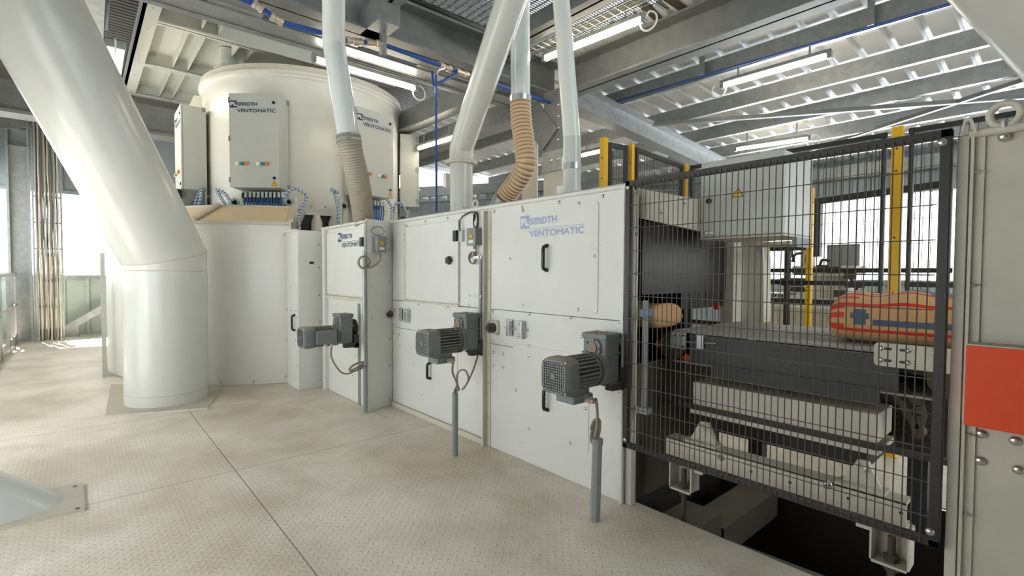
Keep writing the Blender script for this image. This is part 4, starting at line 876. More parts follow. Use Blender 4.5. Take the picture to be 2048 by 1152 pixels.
# grey dusty hose with its clear pipe
h0 = Vector((2.50, 5.50, TOP-.02)); k0 = 4.92
t = thing('dust_pipe', 'white pipe ending in a dusty grey ribbed hose above the recessed logo cabinet', 'pipe', h0)
def pp(px, py, x): return onX(px, py, x)
xx = 2.16
q0, q1, q2 = pp(667, -40, 1.90), pp(668, 92, 1.93), pp(697, 275, 2.04)
rr = .108
b = MB(); b.tube([q0+(q0-q1)*.9, q1], rr, 32); b.build('upper_tube', PVC, t, True)
b = MB(); b.tube([q1+(q0-q1).normalized()*.02, q1.lerp(q2, .12), q2], rr*.985, 32); b.build('clear_tube', CLEAR, t, True)
b = MB(); corr(b, [q2+(q1-q2).normalized()*.02, pp(704, 310, 2.08), pp(716, 360, 2.18), pp(724, 410, 2.32), pp(727, 442, 2.45)], rr*1.05, .024, .0045); b.build('ribbed_hose', [GHOSE, GHOSED], t, True)
b = MB()
for f_ in (.0, .05): b.tube([q2+(q1-q2).normalized()*(.02-f_), q2+(q1-q2).normalized()*(-.004-f_)], rr*1.13, 28)
b.build('hose_clamp', GALV, t, True)
# fat white chute
t = thing('bag_chute', 'fat white chute pipe with a bolted flange standing on the access door cabinet', 'pipe', (3.3, 4.62, TOP))
f0 = onX(923, 328, 3.3); fx, fy = f0.x, f0.y; rr = .128*1.02
zf = f0.z; up_ = deep(1046, -70, 4.15)
MB().cyl((fx, fy, TOP-.0), (fx, fy, zf), rr, 32).build('upright_pipe', COLP, t, True)
b = MB(); b.cyl((fx, fy, zf-.008), (fx, fy, zf+.012), rr+.05, 32); b.cyl((fx, fy, zf+.014), (fx, fy, zf+.03), rr+.05, 32); b.build('flange', GRIME, t, True)
for k in range(8): a = k*pi/4+.2; bolt(t, (fx+(rr+.03)*cos(a), fy+(rr+.03)*sin(a), zf-.008), (0, 0, -1), .014)
pth = [Vector((fx, fy, zf+.03)), Vector((fx, fy, zf+.14))]; d0 = (up_-pth[1]).normalized()
pth += [Vector((fx, fy, zf+.16))+d0*.06+Vector((0, 0, .03)), up_]
b = MB(); b.tube(pth, rr*1.06, 32); b.build('slanting_pipe', COLP, t, True)
b = MB(); p = onX(896, 357, 3.2); b.box(p.x-.03, p.x+.03, fy+rr-.01, fy+rr+.05, p.z-.10, p.z+.06); b.build('clamp_lock', PAPER, t, bevel=.005)
# tan ribbed hose with its cloudy pipe
t = thing('dust_pipe', 'cloudy clear pipe ending in a tan ribbed hose bent towards the machine top', 'pipe', (3.6, 4.25, TOP))
xh = 3.62; rr = .105
a0, a1 = pp(1040, -40, xh), pp(1041, 195, xh)
b = MB(); b.tube([a0, a1], rr, 32); b.build('clear_tube', CLEAR, t, True)
b = MB(); corr(b, [a1, pp(1042, 235, xh), pp(1048, 285, xh), pp(1052, 325, xh), pp(1040, 355, xh), pp(1018, 385, xh), pp(1003, 408, xh)], rr*1.03, .042, .009); b.build('ribbed_hose', [HOSE, HOSED], t, True)
b = MB(); b.tube([a1+Vector((0, 0, .01)), a1-Vector((0, 0, .05))], rr*1.12, 28); b.build('hose_clamp', GALVL, t, True)
e0, e1 = pp(1010, 396, xh-.02), pp(998, 418, xh-.02); b = MB(); b.tube([e0, e1], rr*1.16, 28); b.build('end_cuff', GALV, t, True)
# slim white pipe
t = thing('dust_pipe', 'slim white pipe with a clamp lock beside the yellow fence posts', 'pipe', (3.15, 2.83, TOP))
xs_ = 3.12; rr = .072; a0, a1, a2 = pp(1118, -50, xs_), pp(1144, 280, xs_), pp(1145, 372, xs_)
b = MB(); b.tube([a0, pp(1131, 110, xs_), a1], rr, 28); b.build('upper_pipe', PVC, t, True)
b = MB(); b.tube([a1+Vector((0, 0, .02)), (a1.x, a1.y-.004, a2.z), (a1.x, a1.y-.004, TOP)], [rr*1.04, rr*1.04, rr*1.5], 28); b.build('lower_socket', COLP, t, True)
b = MB(); p = pp(1133, 328, xs_-.02); b.box(p.x-.03, p.x+.03, p.y-.02, p.y+.03, p.z-.05, p.z+.06); b.build('clamp_lock', PAPER, t, bevel=.006)
b = MB(); b.tube([(a1.x, a1.y-.004, a1.z-.25+.0), (a1.x, a1.y-.004, a1.z-.2)], rr*1.1, 28) ; b.build('band', GALVL, t, True)
# beacon
p = onX(1121, 384, 3.3); t = thing('beacon', 'small white signal beacon with an amber lens on the machine top', 'beacon', (p.x, p.y, TOP)); rr = .034
MB().cyl((p.x, p.y, TOP), (p.x, p.y, TOP+.09), rr*.8, 16).build('base', PAPER, t, True); MB().cyl((p.x, p.y, TOP+.09), (p.x, p.y, TOP+.15), rr, 16).build('lens', AMBER, t, True); MB().cyl((p.x, p.y, TOP+.15), (p.x, p.y, TOP+.24), rr, 16).build('cap', PAPER, t, True)
b = MB(); q0 = onX(965, 412, 3.0); b.box(2.85, 3.15, q0.y-.12, q0.y+.12, TOP, TOP+.09); b.cyl((2.85, q0.y+.05, TOP+.06), (2.78, q0.y+.05, TOP+.06), .03, 10); tag(b.build('latch_block', GRIME), 'grey latch block on the machine top in front of the tan hose', 'bracket')
# ------------------------------------------------------------------ blue compressed air line
YBP = 5.22
t = thing('air_pipe', 'blue compressed air pipe with nickel fittings along the cross beam', 'pipe', onY(777, 91, YBP))
def bp_(px, py): return onY(px, py, YBP)
seq = [(478, -4), (512, 9), (530, 22), (545, 33), (560, 44), (640, 65), (690, 81), (722, 84), (748, 86), (768, 90), (880, 131), (905, 140), (930, 147), (1060, 192), (1122, 212)]
MB().tube([bp_(*p) for p in seq], .026, 12).build('pipe_run', BLUE, t, True)
for (p, q) in (((506, 5), (526, 20)), ((541, 32), (566, 46)), ((692, 80), (712, 84)), ((712, 84), (724, 84.5)), ((732, 84), (762, 88)), ((879, 130), (902, 139)), ((912, 142), (936, 150))):
    b = MB(); A, B = bp_(*p), bp_(*q); m_ = (A+B)/2; b.tube([A, A.lerp(B, .3), A.lerp(B, .34), A.lerp(B, .66), A.lerp(B, .7), B], [.042, .042, .034, .034, .042, .042], 14); b.build('fitting', BRASS, t, True)
b = MB(); p = bp_(766, 93); b.box(p.x-.03, p.x+.03, p.y-.03, p.y+.03, p.z-.1, p.z+.16); b.build('pipe_clip', GALV, t)
xr_ = 5.38; A = onX(1122, 212, xr_); seq = [(1150, 226), (1166, 226), (1188, 216), (1422, 147), (1900, 8), (2060, -40)]
t = thing('air_pipe', 'thin blue air pipe running along the nearest purlin', 'pipe', onX(1422, 147, 5.9))
MB().tube([onX(px, py, 6.66) for px, py in seq], .017, 8).build('pipe_run', BLUE, t, True)
b = MB(); A, B = onX(1160, 228, 6.66), onX(1176, 222, 6.66); b.tube([A, B], .035, 10); b.build('fitting', BRASS, t, True)
for px, py in ((1404, 150), (1742, 52)):
    p = onX(px, py, 6.7); b = MB(); b.box(p.x-.03, p.x+.02, p.y-.03, p.y+.03, p.z, p.z+.32); tag(b.build('pipe_hanger', GALV), 'stub hanger on the purlin above the coiled lamp cable' if px == 1404 else 'stub hanger on the purlin towards the upper right', 'bracket')
t = thing('air_riser', 'thin blue riser pipe dropping beside the far drum cabinet to the machine', 'pipe', onY(872, 420, 5.2))
c_ = [onY(px, py, 5.2) for px, py in ((888, 136), (876, 140), (872, 150), (873, 424))]; MB().tube(c_[:3], .018, 8).build('elbow', BRASS, t, True); MB().tube(c_[2:], .014, 8).build('pipe_run', BLUE, t, True)
b = MB(); b.tube([onY(922, 143, 5.2), onY(868, 172, 5.25), onY(866, 168, 5.25), onY(864, 142, 5.25)], .016, 8); b.build('branch', BLUE, t, True)
o = MB().tube([onZ(690, 117, 4.17)-Vector((2.6, 0, 0)), onZ(690, 117, 4.17), onZ(880, 172, 4.17), onZ(1060, 224, 4.17)], .016, 8).build('conduit', GALV, None, True); tag(o, 'thin conduit clipped under the pale channel beam', 'pipe')
# wire cable tray by the lamp under the grating
t = thing('cable_tray', 'wire mesh cable tray with cables beside the lamp under the grating', 'cable tray', (4.5, 4.0, 4.4))
b = MB(); x0, x1 = 4.42, 4.66; zt_ = 4.40
for x in (x0, x0+.06, x0+.12, x0+.18, x1): b.cyl((x, 1.0, zt_), (x, 5.2, zt_), .004, 4)
for x in (x0, x1):
    for z in (.05, .1): b.cyl((x, 1.0, zt_+z), (x, 5.2, zt_+z), .004, 4)
for k in range(42): y = 1.0+k*.1; b.tube([(x0, y, zt_+.1), (x0, y, zt_), (x1, y, zt_), (x1, y, zt_+.1)], .0035, 4)
b.build('wire_tray', GALVL, t)
for k in range(4): b = MB(); b.tube([(x0+.05+k*.045, 1.0, zt_+.02), (x0+.05+k*.045, 3, zt_+.025), (x0+.05+k*.045, 5.2, zt_+.02)], .013, 6); tag(b.build('cable', cm_[k % 3], None, True), ['first', 'second', 'third', 'fourth'][k]+' cable lying in the wire tray by the grating lamp, counted from the beam', 'cable', 'cables in the wire tray')
# ------------------------------------------------------------------ mesh guard in front of the conveyor
XF = 2.60; F0, F1 = .335, 1.876; FZ0, FZ1 = .395, 2.075
G = thing('mesh_guard', 'black framed wire mesh guard in front of the bag conveyor', 'guard', (XF, (F0+F1)/2, FZ0))
def fr(nm, y0, y1, z0, z1, x0=XF-.02, x1=XF+.02): return MB().box(x0, x1, y0, y1, z0, z1).build(nm, BLACK, G, bevel=.003)
fr('frame_rail', F0, F1, FZ1-.034, FZ1); fr('frame_rail', F0, F1, FZ0, FZ0+.03)
fr('frame_stile', F0, F0+.036, FZ0, FZ1); fr('frame_stile', F1-.034, F1, FZ0, FZ1)
b = MB(); y = F0+.052; zs = FZ0+.04; n_ = 47
for k in range(n_):
    yy = F0+.06+(F1-F0-.12)*k/(n_-1); b.cyl((XF-.026, yy, FZ0+.01), (XF-.026, yy, FZ1-.02), .0026, 5)
z = FZ0+.12
while z < FZ1-.06:
    b.cyl((XF-.021, F0+.04, z), (XF-.021, F1-.02, z), .0026, 5); z += .1405
b.build('wire_mesh', WIRE, G)
for y, z in ((F1-.02, FZ1-.04), (F1-.02, FZ0+.05), (F0+.03, FZ1-.05), (F0+.03, FZ0+.06)): bolt(G, (XF-.02, y, z), r=.017 if y < 1 else .014)
p = onX(1292, 620, 2.56); 
t = thing('guard_latch', 'grey latch tube with a blue block behind the guard mesh', 'latch', (2.63, 1.78, .8))
MB().cyl((2.66, 1.775, .66), (2.66, 1.77, 1.33), .018, 10).build('tube', GALV, t, True)
MB().box(2.64, 2.70, 1.735, 1.81, 1.225, 1.275).build('block', M('dusty_blue', s(112, 130, 150), .5, dust=.4), t, bevel=.004)
MB().box(2.63, 2.69, 1.73, 1.82, .62, .66).build('foot', GALV, t)
# ------------------------------------------------------------------ cabinet at the right with the orange box
Rr_ = thing('machine_cabinet', 'dusty white machine cabinet at the right of the mesh guard, with an orange cover box', 'machine cabinet', (DX+.3, -.4, 0))
b = MB(); b.box(DX+.012, DX+.05, -1.6, .325, 0, 2.045); b.build('panel', GRIME, Rr_)
ye = onX(1929, 600, DX).y
b = MB(); b.box(DX-.01, DX+.012, ye, .325, -.6, 2.045); b.build('corner_post', GRIME, Rr_, bevel=.002)
b = MB(); b.box(DX-.02, DX+.012, ye-.016, ye-.006, -.6, 2.045); b.box(DX, DX+.012, ye-.045, ye-.016, -.6, 2.045); b.build('joint_flange', GRIME, Rr_)
b = MB(); b.tube([(DX-.01, ye, 2.05), (DX-.01, -1.6, 2.05)], .017, 10); b.build('top_rail', GRIME, Rr_, True)
for pz in (1.90, 1.46, 1.1, .87, .55, .22): 
    y = ye-.03; bolt(Rr_, (DX, y, pz), (0, -1, 0), .010); b = MB(); b.cyl((DX-.008, ye-.012, pz), (DX-.008, ye-.05, pz), .004, 6); b.build('stud', CHROME, Rr_)
b = MB(wallT(DX-.012, ye-.004, 2.045)); b.prism([(-.03, 0), (-.02, .06), (.0, .07), (.022, 0), (.012, 0), (-.004, .055), (-.014, .05), (-.022, 0)], -.02, .02); b.build('hook', GRIME, Rr_)
eye('large lifting eye on the top rail of the cabinet with the orange box', onX(2010, 240, DX-.01).y, DX-.01, 2.062, .042, .01, .013)
bolt(Rr_, (DX-.01, onX(2009, 262, DX).y, 2.02), (-1, 0, -.3), .018)
for px, py in ((1962, 868), (2030, 882), (1960, 922), (2036, 940)): y, z = yz(px, py, DX+.004); bolt(Rr_, (DX+.004, y, z), r=.018)
x_o = 2.53; o0 = onX(1932, 690, x_o); o1 = onX(1928, 850, x_o)
O = thing('cover_box', 'orange cover box with a dusty top on the cabinet beside the mesh guard', 'cover box', (x_o+.05, o0.y-.3, o1.z))
b = MB(); b.box(x_o, DX+.004, o0.y-.75, o0.y, o1.z, o0.z); b.build('orange_cover', ORANGE, O, bevel=.003)
b = MB(); b.prism([(x_o+.003, o0.y-.75), (DX+.004, o0.y-.75), (DX+.004, o0.y-.004), (x_o+.003, o0.y-.004)], o0.z, o0.z+.004); b.build('dusty_top', GRIME, O)
bolt(O, (x_o+.06, o0.y-.06, o0.z+.004), (0, 0, 1), .008)
# ------------------------------------------------------------------ belt conveyor
XN, XFF, ZT = 3.04, 4.0, 1.115
CV = thing('belt_conveyor', 'belt conveyor behind the mesh guard with a dark side frame', 'conveyor', (3.5, 1.2, .9))
ya, yb = .42, 1.80
b = MB(); b.box(XN, XFF, ya-.05, yb, ZT-.012, ZT); b.box(XN, XFF, ya, yb, .9, .912)
for yc_, sg in ((ya-.05, -1), (yb, 1)):
    seg = [(yc_+sg*.105*sin(a), ZT-.106+.106*cos(a)) for a in [pi*k/10 for k in range(11)]]
    for (y0, z0), (y1, z1) in zip(seg, seg[1:]): b.quad((XN, y0, z0), (XFF, y0, z0), (XFF, y1, z1), (XN, y1, z1))
b.build('belt', BELT, CV, True)
for yc_ in (ya-.05, yb): b = MB(); b.cyl((XN-.01, yc_, ZT-.106), (XFF+.01, yc_, ZT-.106), .09, 24); b.build('roller', RUST, CV, True)
b = MB(); zb_ = .93
b.box(XN-.035, XN-.02, ya+.14, yb-.14, zb_, ZT-.02); b.box(XN-.05, XN-.02, ya+.14, yb-.14, zb_-.012, zb_); b.box(XN-.05, XN+.03, ya+.14, yb-.14, ZT-.03, ZT-.018); b.build('side_frame', BFRAME, CV)
b = MB(); b.box(XFF+.02, XFF+.035, ya+.14, yb-.14, zb_, ZT-.02); b.build('side_frame', BFRAME, CV)
b = MB(); b.box(XN-.005, XN+.02, ya+.22, yb-.27, zb_-.095, zb_-.012); b.build('lower_channel', BFRAME, CV)
# slide plates with slots
def slots(parent, x, y, z, pts, w, h):
    for dy, dz in pts: b = MB(wallT(x, y+dy, z+dz)); b.prism(rrect(-w/2, w/2, -h/2, h/2, h*.45), 0, .002); b.build('slot', SIGNK, parent)
y0, z0 = yz(1356, 681, XN-.05); b = MB(wallT(XN-.04, y0, z0)); b.prism(rrect(-.055, .055, -.055, .055, .008), 0, .012); sp_ = b.build('slide_plate', GALVL, CV)
slots(sp_, XN-.052, y0, z0, ((.03, .036), (-.03, .036), (.03, -.036), (-.03, -.036)), .032, .012)
for dy in (.035, -.02):
    for dz in (.036, -.036): bolt(sp_, (XN-.052, y0+dy, z0+dz), r=.011)
y1, z1_ = yz(1402, 684, XN-.05); b = MB(); b.cyl((XN-.045, y0-.055, z0-.004), (XN-.045, y1-.1, z1_), .007, 8); b.build('threaded_rod', CHROME, CV, True)
b = MB(); b.box(XN-.062, XN-.035, y1-.02, y1+.03, z1_-.045, z1_+.045); b.build('rod_block', GALVL, CV, bevel=.003)
y0, z0 = yz(1748, 702, XN-.05); y2, z2_ = yz(1875, 745, XN-.05)
b = MB(wallT(XN-.04, y0, z2_+.0)); L_ = y0-.40; Hh = .115; b.prism(rrect(0, L_+.05, 0, Hh, .02), 0, .012); sp2 = b.build('slide_plate', mark and GRIME, CV)
zz = z2_
slots(sp2, XN-.052, y0, zz, ((-.05, .088), (-.05, .03), (-.125, .088), (-.125, .03)), .045, .012)
for dy in (-.03, -.135):
    for dz in (.088, .03): bolt(sp2, (XN-.054, y0+dy, zz+dz), r=.013)
b = MB(wallT(XN-.053, y0-.20, zz+.057)); b.cyl((0, 0, 0), (0, 0, .012), .056, 28); b.build('bearing_cap', GRIME, sp2, True)
for a in (.6, 2.2, 3.9, 5.4): bolt(sp2, (XN-.065, y0-.20+.044*cos(a), zz+.057+.044*sin(a)), r=.006)
A, B = onX(1337, 700, XN+.03), onX(1384, 720, XN+.03); b = MB(); b.bar(A+Vector((0, .1, .04)), B, .006, .045); b.build('scraper', ORANGE, CV)
# bent carrier arms at the drive end
for (p, q, r_) in (((1772, 770), (1800, 800), (1828, 845)), ((1800, 768), (1840, 810), (1846, 830))):
    P = [onX(*p, 3.12), onX(*q, 3.12), onX(*r_, 3.12), onX(1836, 868, 3.12)]; b = MB(); [b.bar(P[i], P[i+1], .03, .03, (1, 0, 0)) for i in range(3)]; b.build('carrier_arm', RUST, CV)
b = MB(); p = onX(1836, 868, 3.1); b.cyl(p, p+Vector((.08, 0, 0)), .025, 12); b.build('pivot', RUST, CV, True)
gq = onX(1838, 815, 3.4); b = MB(); b.box(3.38, 3.42, .42, .74, .52, .96); gd = b.build('drive_guard', BLACK, CV)
for k in range(6):
    for j in range(8): MB().box(3.376, 3.381, gq.y-.10+k*.036, gq.y-.082+k*.036, gq.z-.15+j*.036, gq.z-.132+j*.036).build('perforation', RUST, gd)
# white box beam and rails under the conveyor
t = thing('box_beam', 'white box beam with a dusty top hanging under the conveyor', 'beam', (3.12, 1.14, .64))
yb0, yb1 = yz(1755, 840, 2.98)[0], yz(1386, 780, 2.98)[0]
b = MB(); b.box(2.98, 3.28, yb0, yb1, .655, .80); b.build('body', GRIME, t, bevel=.004)
b = MB(); b.box(2.96, 3.3, yb0-.01, yb1+.005, .60, .625); b.build('lower_strip', GRIME, t)
b = MB(); b.box(3.32, 3.95, .75, 1.62, .40, .60); b.box(3.5, 3.6, .8, .9, 0, .4) if 0 else None; tag(b.build('dark_filler', BLACK), 'added dark box filling the gap under the conveyor behind the white box beam', 'tray')  # box added so the gap under the conveyor stays dark
b = MB(); b.box(2.96, 3.0, F0+.02, F1-.02, .628, .655); tag(b.build('support_bar', BLACK), 'black dusty bar running under the white box beam', 'bar')
t = thing('rail_beam', 'white channel beam with bolt holes standing on two adjustable feet', 'beam', (2.85, 1.08, .33))
X0 = 2.78; ra, rb = yz(1814, 1000, X0)[0], yz(1332, 880, X0)[0]; z0, z1_ = .345, .468
b = MB(); b.box(X0, X0+.01, ra, rb, z0, z1_); b.box(X0, X0+.11, ra, rb, z1_-.01, z1_); b.box(X0, X0+.11, ra, rb, z0, z0+.01); b.build('channel', GRIME, t, bevel=.002)
for px, py in ((1502, 943), (1580, 965), (1697, 997), (1802, 1026)): y, z = yz(px, py, X0); b = MB(); b.cyl((X0-.001, y, z), (X0+.0, y, z), .008, 10); b.build('hole', SIGNK, t)
for px, py in ((1442, 915), (1655, 970)): y, z = yz(px, py, X0); bolt(t, (X0, y, z), r=.022); b = MB(); b.cyl((X0, y, z), (X0-.035, y, z), .009, 8); b.build('stud', CHROME, t, True)
for px, py in ((1402, 845), (1722, 912)):
    y, z = yz(px, py, X0+.03); b = MB(frame((X0+.02, y, z1_), (0, -1, 0), (0, 0, 1), (-1, 0, 0))); b.prism([(-.08, .012), (.08, .012), (.02, .13), (-.02, .13)], -.045, -.035); b.box(-.10, .10, 0, .012, -.09, .015); b.prism([(-.07, .012), (.07, .012), (.02, .12), (-.02, .12)], -.06, -.085); b.cyl((0, .10, -.10), (0, .10, .0), .018, 12); b.build('pivot_bracket', GRIME, t)
def foot(label, yc_, zb_):
    t = thing('adjustable_foot', label, 'foot', (X0+.05, yc_, -.1)); w_ = .075
    b = MB(); b.box(X0, X0+.11, yc_+w_-.008, yc_+w_, zb_, z0-.002); b.box(X0, X0+.11, yc_-w_, yc_-w_+.008, zb_, z0-.002); b.box(X0, X0+.11, yc_-w_, yc_+w_, zb_, zb_+.012); b.box(X0+.10, X0+.11, yc_-w_, yc_+w_, zb_, z0-.002); b.build('bracket', GRIME, t)
    b = MB(); b.prism([(0, 0)]*0 or [(0, 0), (0, .1), (.1, .1)], 0, .01) if 0 else b.box(X0+.02, X0+.09, yc_-w_-.06 if yc_ > 1 else yc_+w_, yc_-w_ if yc_ > 1 else yc_+w_+.06, z0-.06, z0-.002); b.build('web', GRIME, t)
    MB().cyl((X0+.05, yc_, -.08), (X0+.05, yc_, zb_+.13), .016, 14).build('jack_bolt', RUST, t, True)
    b = MB(); b.cyl((X0+.05, yc_, zb_+.012), (X0+.05, yc_, zb_+.04), .032, 6); b.cyl((X0+.05, yc_, zb_-.03), (X0+.05, yc_, zb_), .032, 6); b.build('nut', RUST, t)
    b = MB(); b.box(X0-.02, X0+.16, yc_-.09, yc_+.09, -.1, -.08); b.build('foot_plate', RUST, t)
foot('adjustable foot under the end of the channel beam near the faded logo cabinet', yz(1360, 950, X0)[0], .145)
foot('adjustable foot under the end of the channel beam near the orange box', yz(1778, 1090, X0)[0], .15)
b = MB(); b.box(2.74, 3.2, 1.52, 1.78, -.26, -.1); b.box(2.74, 3.1, .42, .66, -.26, -.1); b.box(3.2, 4.1, 1.5, 1.75, -.4, -.2); tag(b.build('pit_beam', RUST), 'brown steel beams in the pit carrying the conveyor feet', 'beam')
b = MB(); b.bar((3.15, 1.9, -.36), (3.3, .27, -.38), .16, .14); tag(b.build('pit_pipe', RUST), 'dusty brown beam lying along the pit under the guard', 'beam')
# far side legs of the conveyor
for y, lb in ((1.6, 'dark conveyor leg near the chute'), (.62, 'dark conveyor leg near the orange box')):
    b = MB(); b.box(3.9, 4.0, y-.05, y+.05, -.1, .9); tag(b.build('conveyor_leg', BFRAME), lb, 'leg post')
# ------------------------------------------------------------------ outlet of the machine behind the guard
t = thing('outlet_hood', 'dark metal outlet hood with a pale sloping top, where bags leave the machine', 'hood', (3.3, 1.98, 1.1))
ye_ = 1.93
b = MB(); b.box(2.75, 3.95, ye_-.03, 1.9, 1.33, 1.80) if 0 else b.box(2.75, 4.0, 1.86, 1.90, 1.36, 1.84); b.build('hood_panel', STAIN, t)
b = MB(); q = [(2.72, 1.885, 2.05), (3.7, 1.885, 2.05), (3.7, 1.885, 1.80), (2.72, 1.885, 1.86)]; q2 = [(2.72, 1.80, 2.02), (3.6, 1.74, 2.02), (3.6, 1.74, 1.78), (2.72, 1.80, 1.84)]
A_ = [b.v(x) for x in q]; B_ = [b.v(x) for x in q2]; b.f(A_); b.f(B_[::-1]); [b.f([A_[i], A_[(i+1) % 4], B_[(i+1) % 4], B_[i]]) for i in range(4)]; tp = b.build('sloping_cover', GRIME, t)
for x, z in ((2.85, 1.9), (3.1, 1.98), (3.3, 1.88), (3.5, 1.97)): bolt(tp, (x, 1.79-(x-2.72)*.07, z), (0, -1, 0), .012)
b = MB(); b.box(2.648, 2.70, 1.855, 1.90, 0, 2.0); b.build('front_post', GRIME, t, bevel=.003)
for z in (1.75, 1.5): bolt(t, (2.675, 1.855, z), (0, -1, 0), .014)
b = MB(); b.box(3.92, 4.1, 1.80, 1.9, .85, 1.85); b.build('rear_post', GRIME, t)
for k in range(6): x = 3.25+k*.12; MB().box(x, x+.11, 1.868, 1.874, 1.24, 1.37).build('curtain_strip', BLACK, t)
b = MB(); p = onY(1430, 614, 1.78); b.cyl(p, p+Vector((0, -.03, 0)), .02, 10); b.build('stop_button', REDL, t, True)
b = MB(); b.box(2.705, 3.9, 1.885, 1.9, .0, .9); b.build('lower_panel', RUST, t)
# bags
def bag(label, c, L, W, H, print_=True):
    t = thing('cement_bag', label, 'bag', c); n, m_ = 56, 48; b = MB(); R = []
    for i in range(n+1):
        u = -1+2*i/n; k = max(.0, 1-abs(u)**13)**.32; kw = .90+.10*max(0, 1-abs(u)**10); ring = []
        for j in range(m_):
            a = 2*pi*j/m_; ca, sa = cos(a), sin(a); x = W/2*kw*math.copysign(abs(ca)**.62, ca); hz = H/2*max(k, .06)
            z = math.copysign(abs(sa)**.72, sa)*hz; z += (.010*sin(u*6+1)+.006*sin(u*11))*max(0, sa)*k
            zc = H*.5 if k > .95 else H*(.5*k+.42*(1-k))
            ring.append(b.v((c[0]+x, c[1]+u*L/2, c[2]+max(.001, zc+z+.0))))
        R.append(ring)
    for i in range(n):
        u = -1+2*(i+.5)/n
        for j in range(m_):
            a = 2*pi*(j+.5)/m_; b.mi = 0
            if print_:
                d = math.degrees(a)                # 90 top, 180 side towards the aisle, 270 underneath
                if 113 < d < 121 or 150 < d < 158 or 196 < d < 203: b.mi = 1
                if u > .66 and 105 < d < 135 and (j % 2 or d < 118): b.mi = 1
                if u > .78 and 158 < d < 200 and j % 2: b.mi = 1
                if u < -.55 and 158 < d < 200: b.mi = 1 if (i+j) % 5 else 0
                if -.45 < u < .45 and 178 < d < 186: b.mi = 2
                if .5 < u < .74 and 166 < d < 188: b.mi = 2 if (u-.62)**2/.012+(d-176)**2/100 < 1 else 0
                if -.75 < u < .25 and 82 < d < 112-14*abs(u+.3): b.mi = 2
                if .42 < u < .58 and 88 < d < 112 and j % 2: b.mi = 2
            q = [R[i][j], R[i+1][j], R[i+1][(j+1) % m_], R[i][(j+1) % m_]]; b.f(q)
    b.mi = 0; b.f(R[0]); b.f(R[-1][::-1])
    b.build('sack', [TAN, RED, BAGB], t, True); return t
p0, p1 = onX(1655, 660, 3.2), onX(1885, 690, 3.2)
bag('filled paper bag with red and blue print lying on the conveyor by the orange box', (3.46, p0.y-.40, ZT), .82, .52, .285)
bag('plain tan paper bag coming out of the dark outlet hood', (3.06, 2.14, ZT+.005), .6, .38, .17, print_=False)
# ------------------------------------------------------------------ pale control box on its bracket
t = thing('control_box', 'pale control box with a warning triangle above the conveyor', 'control cabinet', (3.55, 1.48, 1.75)); X0c = 3.3
y0, y1 = 1.212, 1.757; z0, z1_ = 1.755, 2.275
b = MB(); b.box(X0c+.02, X0c+.5, y0, y1, z0, z1_); b.build('body', WHITE2, t, bevel=.006)
b = MB(); b.box(X0c, X0c+.018, y0, y1, z0, z1_); d = b.build('door', WHITE2, t, bevel=.005)
y, z = yz(1476, 388, X0c); warn_sign(d, wallT(X0c, y, z-.02), .075)
y, z = yz(1418, 402, X0c); b = MB(); b.cyl((X0c, y, z), (X0c-.01, y, z), .02, 16); b.build('lock', PLASTIC, d, True)
y, z = yz(1419, 466, X0c); b = MB(wallT(X0c, y, z)); b.prism(rrect(-.04, .04, -.015, .015, .01), 0, .002); b.build('label_plate', BOX, d); b = MB(wallT(X0c-.002, y, z)); b.prism(rrect(-.032, .032, -.010, .010, .006), 0, .001); b.build('label_insert', PAPER, d)
b = MB(); b.box(X0c, X0c+.5, y0-.01, y1, z0-.016, z0-.004); b.build('shelf', GRIME, t)
b = MB(); b.box(X0c+.15, X0c+.4, y0-.03, y0, z0-.08, z0-.02); b.build('cable_box', BOX, t)
t = thing('support_bracket', 'grey steel bracket leg with a slanted gusset under the control box', 'bracket', (4.15, 1.6, 1.1))
xb = 4.1; a = [onX(*p, xb) for p in ((1448, 474), (1520, 474), (1527, 515), (1527, 645), (1482, 645), (1482, 520), (1445, 492))]
b = MB(frame((xb, 0, 0), (0, 1, 0), (0, 0, 1), (1, 0, 0))); b.prism([(q.y, q.z) for q in a], 0, .14); b.build('leg', GRIME, t)
a = [onX(*p, xb-.02) for p in ((1495, 476), (1524, 476), (1527, 522))]; b = MB(frame((xb-.02, 0, 0), (0, 1, 0), (0, 0, 1), (1, 0, 0))); b.prism([(q.y, q.z) for q in a], 0, .012); b.build('gusset', GALVL, t)
b = MB(); b.box(3.82, 4.2, 1.35, 1.7, z0-.04, z0-.018); b.build('arm', GRIME, t)
# ------------------------------------------------------------------ yellow and black safety fence behind
ZF = 2.7
def fpost(label, px, py, ztop=ZF, w_=.075, x=None):
    p = onZ(px, py, ztop) if x is None else onX(px, py, x)
    t = thing('fence_post', label, 'fence post', (p.x, p.y, 0), 'yellow safety fence posts'); zt2 = p.z
    MB().box(p.x-w_/2, p.x+w_/2, p.y-w_/2, p.y+w_/2, 0, zt2).build('post', YELLOW, t, bevel=.004)
    MB().box(p.x-.06, p.x+.06, p.y-.06, p.y+.06, 0, .012).build('foot_plate', YELLOW, t)
    for z in (zt2-.18, zt2-.36, zt2-.9, 1.35, 1.2): MB().cyl((p.x-w_/2-.001, p.y, z), (p.x-w_/2+.0, p.y, z), .008, 8).build('hole', SIGNK, t)
    return Vector((p.x, p.y, zt2))
pa = fpost('yellow fence post nearest the slim white pipe', 1208, 276, w_=.055); pb_ = fpost('second yellow fence post behind the cabinet top, capped with black', 1263, 288, w_=.045); pc_ = fpost('yellow fence post at the corner by the control box', 1371, 328, w_=.05); pd = fpost('tall yellow fence post seen through the mesh guard', 1797, 254)
